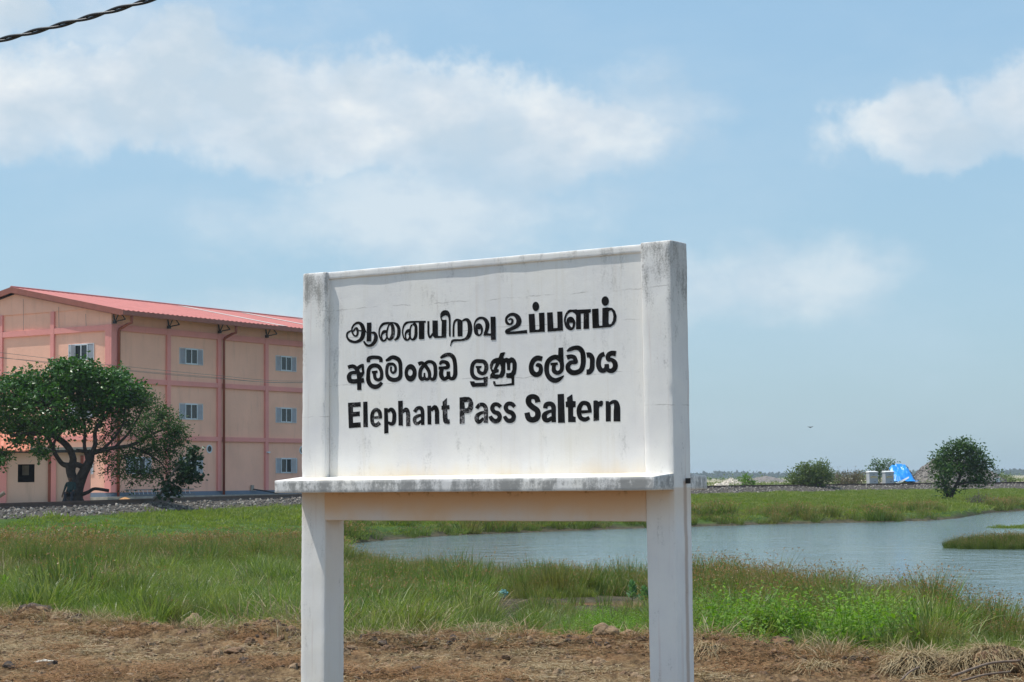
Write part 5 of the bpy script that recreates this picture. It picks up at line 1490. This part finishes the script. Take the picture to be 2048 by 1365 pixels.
def heap(name, label, cat_, px, Y0, peak, rx, ry, mat, seed, stones=True, p=1.25, skew=0, plat=0):
    c = at(px, 960, Y0); z0 = float(height(c.x, c.y, False)) - .05
    n, m = 56, 30
    def hz(x, y):
        q = math.sqrt((max(0, abs(x - c.x) - plat) / (rx * (1 + (skew if x > c.x else 0)))) ** 2 + ((y - c.y) / ry) ** 2)
        return z0 + peak * max(0, 1 - q ** p) + (.22 * fbm(x * .9 + seed, y * .9) + .10 * fbm(x * 3 + seed, y * 3)) * min(1, peak / 2) * (1 if q < 1 else 0)
    V = []; Fc = []
    for i in range(n + 1):
        for j in range(m + 1):
            x = c.x - rx * 1.05 - plat + ((2.1 + skew) * rx + 2 * plat) * i / n; y = c.y - ry * 1.05 + 2.1 * ry * j / m
            V.append((x, y, hz(x, y)))
    for i in range(n):
        for j in range(m): k = i * (m + 1) + j; Fc.append((k, k + m + 1, k + m + 2, k + 1))
    root = thing(name, label, cat_)
    b_ = MB(); b_.add(V, Fc); b_.obj('mound', mat, root)
    if stones:
        b_ = MB(); r = random.Random(seed)
        srcs = [rock(300 + k, .7, 1) for k in range(4)]
        for k in range(900):
            a = r.uniform(0, 6.283); q = math.sqrt(r.random()); x = c.x + rx * (1 + (skew if math.cos(a) > 0 else 0)) * q * math.cos(a); y = c.y + ry * q * math.sin(a)
            s = r.uniform(.05, .14) * (1.3 if peak > 2 else 1); me = r.choice(srcs); rot = Matrix.Rotation(r.uniform(0, 6), 3, Vector((r.random(), r.random(), r.random() + .01)).normalized())
            b_.add([tuple(rot @ v.co * s + Vector((x, y, hz(x, y)))) for v in me.vertices], [tuple(f.vertices) for f in me.polygons])
        b_.obj('loose_stones', mat, root, kind='stuff')
    return root, c, hz
_, cA, hA = heap('rubble_heap', 'grey rubble heap partly covered by the blue tarpaulin', 'rubble heap', 1799, 200, 1.95, 1.45, 2.4, M['rubble'], 4, p=1.05, plat=.7)
heap('rubble_heap', 'largest grey rubble heap, behind the small tree at the right', 'rubble heap', 1888, 206, 2.9, 4.0, 3.6, M['rubble'], 9, skew=.75, p=1.9)
heap('rubble_heap', 'pale whitish rubble heap behind the rails just right of the sign', 'rubble heap', 1462, 186, .85, 1.6, 2.0, M['paleR'], 14, p=.9)
heap('rubble_heap', 'long low grey mound in the distance behind the round green shrub', 'rubble heap', 1530, 330, 1.2, 5.0, 6, M['rubble'], 19, False, 1.1)
heap('rubble_heap', 'small low pale mound nearest to the ledge of the sign', 'rubble heap', 1437, 178, .35, 1.0, 1.4, M['paleR'], 23)

# tarpaulin draped over the left side of the heap
V = []; Fc = []; n, m = 40, 26
for i in range(n + 1):
    for j in range(m + 1):
        s, t_ = i / n, j / m
        x = cA.x - 1.1 + (1.6 + 1.15 * (1 - t_)) * s; y = cA.y - 2.6 + 2.7 * t_
        z = max(hA(x, y), .80) + .24 + .05 * fbm(x * 2, y * 2, 3) + .02 * math.sin(x * 7 + y * 3)
        lift = 0
        V.append((x, y, z + lift))
for i in range(n):
    for j in range(m): k = i * (m + 1) + j; Fc.append((k, k + m + 1, k + m + 2, k + 1))
b_ = MB(); b_.add(V, Fc); o = b_.obj('tarpaulin', M['tarp'], smooth=True); o.modifiers.new('solid', 'SOLIDIFY').thickness = .015
tag(o, 'bright blue plastic tarpaulin draped over the rubble heap beside the cabinets', 'tarpaulin')
b_ = MB(); V = []; Fc = []
for i in range(13):
    s = i / 12; x = cA.x - 1.0 + 1.45 * s; y = cA.y - 2.62; z = .90 + .62 * s ** 1.2
    V += [(x, y, z), (x + .30 * (1 - s), y - .08, z - .10 - .05 * s), (x + .38 * (1 - s), y + .02, z - .17)]
for i in range(12):
    k = 3 * i; Fc += [(k, k + 1, k + 4, k + 3), (k + 1, k + 2, k + 5, k + 4)]
b_.add(V, Fc); fold = b_.obj('folded_edge', M['tarpwhite'], o)


# signal cabinets
def cabinet(px, label):
    c = at(px, 966, 188); c.z = float(height(c.x, c.y, False)) - .03
    root = thing('signal_cabinet', label, 'cabinet', c, .35, group='grey signal cabinets beside the rails')
    W, D, H = .98, .62, 1.28
    b_ = MB(); b_.box(-W / 2, W / 2, -D / 2, D / 2, .12, H); b_.obj('body', M['cab'], root, bevel=.015)
    b_ = MB(); b_.box(-W / 2 + .05, W / 2 - .05, -D / 2 + .04, D / 2 - .04, -.2, .12); b_.obj('base', M['concrete'], root)
    b_ = MB(); b_.add([(-W / 2 - .05, -D / 2 - .06, H + .001), (W / 2 + .05, -D / 2 - .06, H + .001), (W / 2 + .05, D / 2 + .05, H + .001), (-W / 2 - .05, D / 2 + .05, H + .001),
                       (-W / 2 - .05, -D / 2 - .06, H + .09), (W / 2 + .05, -D / 2 - .06, H + .09), (W / 2 + .03, D / 2, H + .19), (-W / 2 - .03, D / 2, H + .19)],
                      [(0, 3, 2, 1), (4, 5, 6, 7), (0, 1, 5, 4), (1, 2, 6, 5), (2, 3, 7, 6), (3, 0, 4, 7)]); b_.obj('lid', M['cabtop'], root, bevel=.02)
    b_ = MB(); b_.box(-W / 2 + .06, W / 2 - .06, -D / 2 - .012, -D / 2 - .001, .2, .60); b_.obj('door', M['cab'], root)
    b_ = MB(); b_.box(-W / 2 + .06, W / 2 - .06, -D / 2 - .012, -D / 2 - .001, .62, H - .05); b_.obj('door', M['cab'], root)
    st = MB(); st.box(-W / 2 + .10, W / 2 - .10, -D / 2 - .02, -D / 2 - .013, .72, .95); s_ = st.obj('sticker', M['cream'], root)
    b_ = MB()
    for k, x in enumerate((-.22, -.12, -.03, .08, .16)): b_.box(x, x + .05, -D / 2 - .024, -D / 2 - .021, .85, .92)
    for k, x in enumerate((-.36, -.29)): b_.box(x, x + .045, -D / 2 - .024, -D / 2 - .021, .75, .81)
    b_.obj('printed_characters', M['ink'], s_)
    b_ = MB(); b_.box(.02, .2, -D / 2 - .03, -D / 2 - .013, .36, .40); b_.box(-.1, .1, -D / 2 - .03, -D / 2 - .013, 1.08, 1.11); b_.obj('handle', M['dark'], root)
cabinet(1744.5, 'light grey signal cabinet, the left one of two beside the rails')
cabinet(1776.5, 'light grey signal cabinet next to the blue tarpaulin, right one of two')
c = at(1995, 964, 196); b_ = MB(); b_.box(c.x - .28, c.x + .28, c.y - .05, c.y + .05, .7, 1.28)
tag(b_.obj('white_marker', M['cabtop'], bevel=.02), 'square white marker slab beside the rails at the far right', 'marker')


# distant wood across the plain
def far_wood():
    C = []; r = np.random.default_rng(5)
    for k in range(1500):
        u = r.uniform(-.02, .34); Y = 2300 + 260 * r.uniform() ; hgt = 8.2 + 3.0 * mnoise.noise(Vector((u * 40, 3, 0))) + 1.5 * mnoise.noise(Vector((u * 160, 9, 0)))
        if u > U(1545) and u < U(1985): hgt *= .8
        c = np.array([u * Y, Y, .8 + hgt * r.uniform(.15, .62)])
        C.append(c + r.normal(0, 1, (9, 3)) * np.array([4.6, 4.6, hgt * .15]))
    C = np.concatenate(C)
    o = link('far_off_wood', leafmesh('far_off_wood', C, 4.0, 0, .9), M['farleaf'], kind='stuff')
    o['label'] = 'long low belt of hazy blue green woodland on the horizon'
    C = []
    for k in range(260):
        u = r.uniform(-.05, .34); Y = r.uniform(420, 1300); c = np.array([u * Y, Y, .8]); h_ = r.uniform(.6, 1.8)
        C.append(c + np.abs(r.normal(0, 1, (14, 3))) * np.array([h_ * 1.6, h_, h_ * .5]))
    link('distant_scrub', leafmesh('distant_scrub', np.concatenate(C), .8, 0, .8), M['thorn'], kind='stuff')
    C = []
    for k in range(330):
        u = r.uniform(U(1380), U(2100)); Y = TRK(u) + r.uniform(8, 60); c = np.array([u * Y, Y, .8])
        C.append(c + np.abs(r.normal(0, 1, (16, 3))) * np.array([.5, .5, .16]))
    link('trackside_weeds', leafmesh('trackside_weeds', np.concatenate(C), .2, -.4, .4), M['thorn'], kind='stuff')
far_wood()


# ------------------------------------------------------------------ overhead lines
def lines():
    pole = at(905, 990, 104); pz = .8
    root = thing('utility_pole', 'concrete utility pole carrying thin wires in front of the pink building', 'pole')
    b_ = MB(); b_.tube([(pole.x, pole.y, pz - .5), (pole.x, pole.y, 8.1)], [.16, .10], 10); b_.obj('shaft', M['concrete'], root)
    b_ = MB(); b_.box(pole.x - .7, pole.x + .7, pole.y - .04, pole.y + .04, 7.6, 7.7); b_.obj('crossarm', M['steel'], root)
    specs = [([(-60, 699), (10, 706.7), (99, 717.4), (226, 730.8), (420, 750), (601, 762.5)], 'thin overhead wire, the uppermost of three crossing the pink facade'),
             ([(-60, 706), (0, 715), (99, 726.5), (244, 739.6), (420, 754.3), (601, 766)], 'thin overhead wire, the lowest of three crossing the pink facade'),
             ([(-60, 708), (0, 716), (99, 724.8), (244, 741), (420, 756.2), (601, 764.6)], 'thin overhead wire running just above the lowest one on the facade')]
    for k, (p_, lab) in enumerate(specs):
        Y = lambda px: 88 + (px / 905) * 16
        P = [at(px, py, Y(px)) for px, py in p_] + [Vector((pole.x + (-.5, 0, .5)[k], pole.y, 7.72))]
        P = [Vector(q[:3]) for q in cat([(*v, 0) for v in P], 6)]
        b_ = MB(); b_.tube(P, .010, 5, False); tag(b_.obj('overhead_wire', M['wire']), lab, 'wire', 'thin wires across the pink facade')
    # twisted service cable high on the left, much nearer
    root = thing('twisted_cable', 'thick black twisted power cable crossing the upper left corner', 'cable')
    a, b2 = at(-420, 185, 15), at(760, -130, 13.0)
    n = 520
    for s in range(2):
        P = []
        for i in range(n + 1):
            t = i / n; p_ = a.lerp(b2, t); p_.z -= .107 * math.sin(math.pi * t) - .07
            ph = 2 * math.pi * (t * 10.7 + s / 2); d = (b2 - a).normalized(); u_ = d.cross(Vector((0, 0, 1))).normalized(); v_ = d.cross(u_)
            P.append(p_ + (u_ * math.cos(ph) + v_ * math.sin(ph)) * .0115)
        b_ = MB(); b_.tube(P, .011, 8, False); b_.obj('conductor', M['cable'], root, smooth=True)
lines()


# ------------------------------------------------------------------ single things in the foreground
def lump(px, py, w, h, mat, label, seed, dep=1.0):
    p = on_z(px, py, .0); s = p.y / F
    z = float(height(p.x, p.y))
    bm = bmesh.new(); bmesh.ops.create_icosphere(bm, subdivisions=4, radius=1); o_ = Vector((seed * 7.3, 0, 0))
    for v in bm.verts:
        q = v.co.copy(); k = 1 + .35 * mnoise.noise(q * 1.3 + o_) + .16 * mnoise.noise(q * 3.5 + o_) + .07 * mnoise.noise(q * 9 + o_)
        v.co = Vector((q.x * k * w / 2 * s, q.y * k * w / 2 * s * dep, q.z * k * h * s * .75))
    for f in bm.faces: f.smooth = True
    me = bpy.data.meshes.new('earth_clod'); bm.to_mesh(me); bm.free()
    o = link('earth_clod', me, mat); o.location = (p.x, p.y, z + .02); o.rotation_euler.z = seed
    tag(o, label, 'earth clod', 'large clods along the edge of the cleared soil')
lump(388, 1252, 44, 26, M['paleclod'], 'pointed tan clod at the grass edge left of the sign', 1)
lump(500, 1293, 22, 14, M['clod'], 'small brown clod alone on open soil left of the sign', 2)
lump(1212, 1293, 52, 26, M['paleclod'], 'rounded greyish clod in front of the weeds between the sign legs', 3)
lump(1262, 1290, 40, 14, M['paleclod'], 'flat pale lump against the right leg of the sign', 4)
lump(1060, 1283, 50, 16, M['paleclod'], 'long flat pale clod in the middle between the sign legs', 5)
lump(1418, 1285, 42, 18, M['darkclod'], 'grey black clod close to the right of the sign leg', 6)
lump(1562, 1306, 52, 30, M['clod'], 'big rounded dark brown clod below the bright green weeds', 7)
lump(1518, 1310, 24, 20, M['darkclod'], 'dark crumbly clod left of the big rounded brown one', 8)
lump(1884, 1352, 34, 26, M['clod'], 'upright broken brown clod among the uprooted grass', 9)
lump(70, 1242, 60, 18, M['darkclod'], 'dark wide clod at the grass edge near the left border', 10)
lump(180, 1219, 34, 16, M['darkclod'], 'dark clod at the foot of the green grass, left', 11)
lump(330, 1238, 34, 20, M['darkclod'], 'blackish root clod beside the pointed tan clod', 12)
lump(470, 1308, 40, 9, M['clod'], 'low flat brown clod in front on open soil', 13)


def root_heap(px, py, w, h, label, seed, n=420):
    p = on_z(px, py, 0.); s = p.y / F; z = float(height(p.x, p.y)); r = np.random.default_rng(seed)
    W, H = w * s / 2, h * s
    root = thing('uprooted_grass_heap', label, 'grass heap', (p.x, p.y, z), group='heaps of uprooted dry grass')
    bm = bmesh.new(); bmesh.ops.create_icosphere(bm, subdivisions=4, radius=1); o_ = Vector((seed, 0, 0))
    for v in bm.verts:
        k = 1 + .3 * mnoise.noise(v.co * 2 + o_) + .15 * mnoise.noise(v.co * 6 + o_)
        v.co = Vector((v.co.x * W * k * .9, v.co.y * W * .6 * k, v.co.z * H * .6 * k))
    me = bpy.data.meshes.new('soil_core'); bm.to_mesh(me); bm.free(); link('soil_core', me, M['clod'], root)
    V = []; Q = []; var = []
    for i in range(n):
        a = r.uniform(0, 6.283); q = r.uniform(.1, 1)
        b0 = np.array([W * q * math.cos(a), W * .6 * q * math.sin(a), H * .62 * math.sqrt(max(0, 1 - q * q)) * r.uniform(.75, 1.12)])
        aa = a + r.normal(0, 1.7); d = np.array([math.cos(aa), math.sin(aa), r.uniform(-.3, .75) * r.uniform()]); L = r.uniform(.08, .42); k0 = len(V); v = r.uniform()
        for j in range(6):
            t = j / 5; c = b0 + d * L * t + np.array([0, 0, -.30 * L * t * t * 1.6]) + r.normal(0, .011, 3); wd = .0036 * (1 - .6 * t)
            sd = np.cross(d, [0, 0, 1]) + r.normal(0, .2, 3); sd = sd / (np.linalg.norm(sd) + 1e-6) * wd
            V += [tuple(c - sd), tuple(c + sd)]; var += [v, v]
        for j in range(5): k = k0 + 2 * j; Q.append((k, k + 1, k + 3, k + 2))
    link('dry_stalks', mesh_np('dry_stalks', V, [np.array(Q)], dict(var=var)), M['straw'], root, kind='stuff')
root_heap(1985, 1352, 180, 66, 'biggest heap of uprooted dry grass and sticks in the bottom right corner', 3, 900)
root_heap(1835, 1350, 110, 42, 'arched bundle of uprooted dry grass left of the biggest heap', 4, 600)
root_heap(1640, 1345, 90, 26, 'low flat spread of uprooted grass below the weeds', 5, 360)
root_heap(1420, 1322, 60, 22, 'small fibrous heap on the soil right of the sign leg', 6, 260)
root_heap(120, 1246, 90, 22, 'fibrous dark heap of roots at the left grass edge', 7, 260)
root_heap(950, 1262, 80, 22, 'brown root heap at the grass edge between the sign legs', 8, 260)
# sticks
for k, (pl, r_, lab) in enumerate([([(1905, 1352), (1945, 1338), (1985, 1326), (2040, 1322)], .010, 'long curved dead stick on top of the biggest heap'),
                               ([(1925, 1362), (1968, 1350), (2020, 1344)], .006, 'thin dead stick below the long curved one'),
                               ([(1800, 1362), (1818, 1345), (1838, 1335)], .006, 'short bent stick leaning on the arched bundle'),
                               ([(120, 1357), (165, 1350), (200, 1348)], .005, 'thin dark stick lying on the soil at the bottom left')]):
    z0 = .16 if k < 2 else (.09 if k == 2 else .03)
    P = [on_z(a, b2, z0) for a, b2 in pl]; b_ = MB(); limb(b_, [tuple(q) for q in P], [r_] * len(P), 6, .01)
    tag(b_.obj('stick', M['deadstick'], smooth=True), lab, 'stick')
# litter
def litter(px, py, w, h, mat, label, cat_, seed, nm):
    p = on_z(px, py, 0.); z = float(height(p.x, p.y)); s = p.y / F; V = []; Fc = []
    for i in range(9):
        for j in range(6):
            a = i / 8 - .5; b2 = j / 5 - .5; V.append((a * w * s, b2 * w * s * .6, .02 + h * s * (.6 - abs(a)) * (.5 + .5 * mnoise.noise(Vector((i * .7, j * .9, seed)))) ))
    for i in range(8):
        for j in range(5): k = i * 6 + j; Fc.append((k, k + 6, k + 7, k + 1))
    b_ = MB(); b_.add(V, Fc); o = b_.obj(nm, mat, smooth=True); o.location = (p.x, p.y, z + .01); o.rotation_euler.z = seed * .3
    o.modifiers.new('solid', 'SOLIDIFY').thickness = .004
    tag(o, label, cat_)
wl = simple('dirty_white_plastic', (.6, .56, .48), .6, .1, 20)
litter(88, 1333, 42, 10, M['paleclod'] if False else wl, 'flat dirty white scrap on the soil at the lower left', 'plastic scrap', 1, 'plastic_scrap')
litter(1997, 1312, 20, 14, wl, 'crumpled whitish plastic caught on the biggest grass heap', 'plastic scrap', 3, 'plastic_scrap')
litter(855, 1244, 10, 10, wl, 'tiny white scrap at the grass foot right of the left sign leg', 'plastic scrap', 2, 'plastic_scrap')
b_ = MB()
p = at(1006, 1188, 31.2); bm = bmesh.new(); bmesh.ops.create_icosphere(bm, subdivisions=3, radius=1)
for v in bm.verts:
    k = 1 + .5 * mnoise.noise(v.co * 2.2) ; v.co = Vector((v.co.x * .10 * k, v.co.y * .06 * k, v.co.z * .085 * k))
me = bpy.data.meshes.new('plastic_bag'); bm.to_mesh(me); bm.free()
o = link('plastic_bag', me, simple('turquoise_plastic', (.12, .36, .40), .45, .25, 12, .6, .02)); o.location = p; o.scale = (.8, .8, .8)
tag(o, 'crumpled turquoise plastic bag at the edge of the muddy puddle', 'plastic bag')


# grey-green milkweed plants by the puddle
def milkweed(px, py, hgt, label, seed):
    p = on_z(px, py, -.33); r = np.random.default_rng(seed)
    root = thing('milkweed_plant', label, 'plant', (p.x, p.y, -.36), group='milkweed plants by the puddle')
    b_ = MB(); b_.tube([(0, 0, 0), (.01, 0, hgt * .6), (.02, .01, hgt)], [.012, .009, .006], 6); b_.obj('stem', M['bark2'], root)
    for k in range(16):
        a = k * 2.4; t = .35 + .65 * k / 16; L = .15 * (1.15 - .5 * t); el = .35 + .8 * t
        d = Vector((math.cos(a) * math.cos(el), math.sin(a) * math.cos(el), math.sin(el))); s = d.cross(Vector((0, 0, 1))).normalized() * L * .30; c = Vector((.01, 0, hgt * t)); n_ = s.cross(d).normalized()
        V = [c, c + d * L * .35 + s - n_ * .01, c + d * L * .8 + s * .8, c + d * L * 1.05, c + d * L * .8 - s * .8, c + d * L * .35 - s - n_ * .01, c + d * L * .6 + n_ * .012]
        b_ = MB(); b_.add([tuple(v) for v in V], [(0, 1, 6), (1, 2, 6), (2, 3, 6), (3, 4, 6), (4, 5, 6), (5, 0, 6)]); b_.obj('leaf', M['milkweed'], root)
milkweed(1264, 1212, .36, 'grey green broad leaved plant standing at the puddle, the left one', 1)
milkweed(1288, 1214, .28, 'smaller grey green plant half hidden by the right sign leg', 2)
milkweed(9, 1205, .42, 'leafy seedling at the left border', 3)
for o in list(COL.objects):
    if o.get('label') == 'leafy seedling at the left border':
        o['label'] = 'yellow green broad leaved seedling at the left picture border'; del o['group']; o.name = 'seedling'
        for c_ in o.children:
            if c_.name.startswith('leaf'): c_.data.materials[0] = M['limeherb']

# a bird far off in the sky
p = at(1621, 855, 160); b_ = MB()
b_.add([(-.28, 0, .06), (-.06, .05, 0), (0, .22, 0), (.06, .05, 0), (.28, 0, .08), (.05, -.08, 0), (0, -.2, 0), (-.05, -.08, 0), (0, 0, .05), (0, 0, -.06)],
       [(0, 1, 8), (0, 8, 7), (0, 7, 9), (0, 9, 1), (4, 8, 3), (4, 5, 8), (4, 9, 5), (4, 3, 9), (1, 2, 8), (2, 3, 8), (1, 9, 2), (2, 9, 3), (5, 6, 8), (6, 7, 8), (5, 9, 6), (6, 9, 7)])
o = b_.obj('bird', M['dark']); o.location = p; tag(o, 'tiny dark bird flying low over the plain at the right', 'bird')

# ------------------------------------------------------------------ haze over the plain
b_ = MB(); b_.box(-4500, 4500, -120, 4500, -2.2, 19)
hz_m = bpy.data.materials.new('haze'); hz_m.use_nodes = True; nt = hz_m.node_tree
for n_ in list(nt.nodes):
    if n_.type == 'BSDF_PRINCIPLED': nt.nodes.remove(n_)
pv = nt.nodes.new('ShaderNodeVolumePrincipled'); pv.inputs['Color'].default_value = (.80, .90, 1, 1); pv.inputs['Density'].default_value = .0002; pv.inputs['Anisotropy'].default_value = .2
nt.links.new(pv.outputs[0], next(n_ for n_ in nt.nodes if n_.type == 'OUTPUT_MATERIAL').inputs['Volume'])
b_.obj('haze', hz_m, kind='stuff')
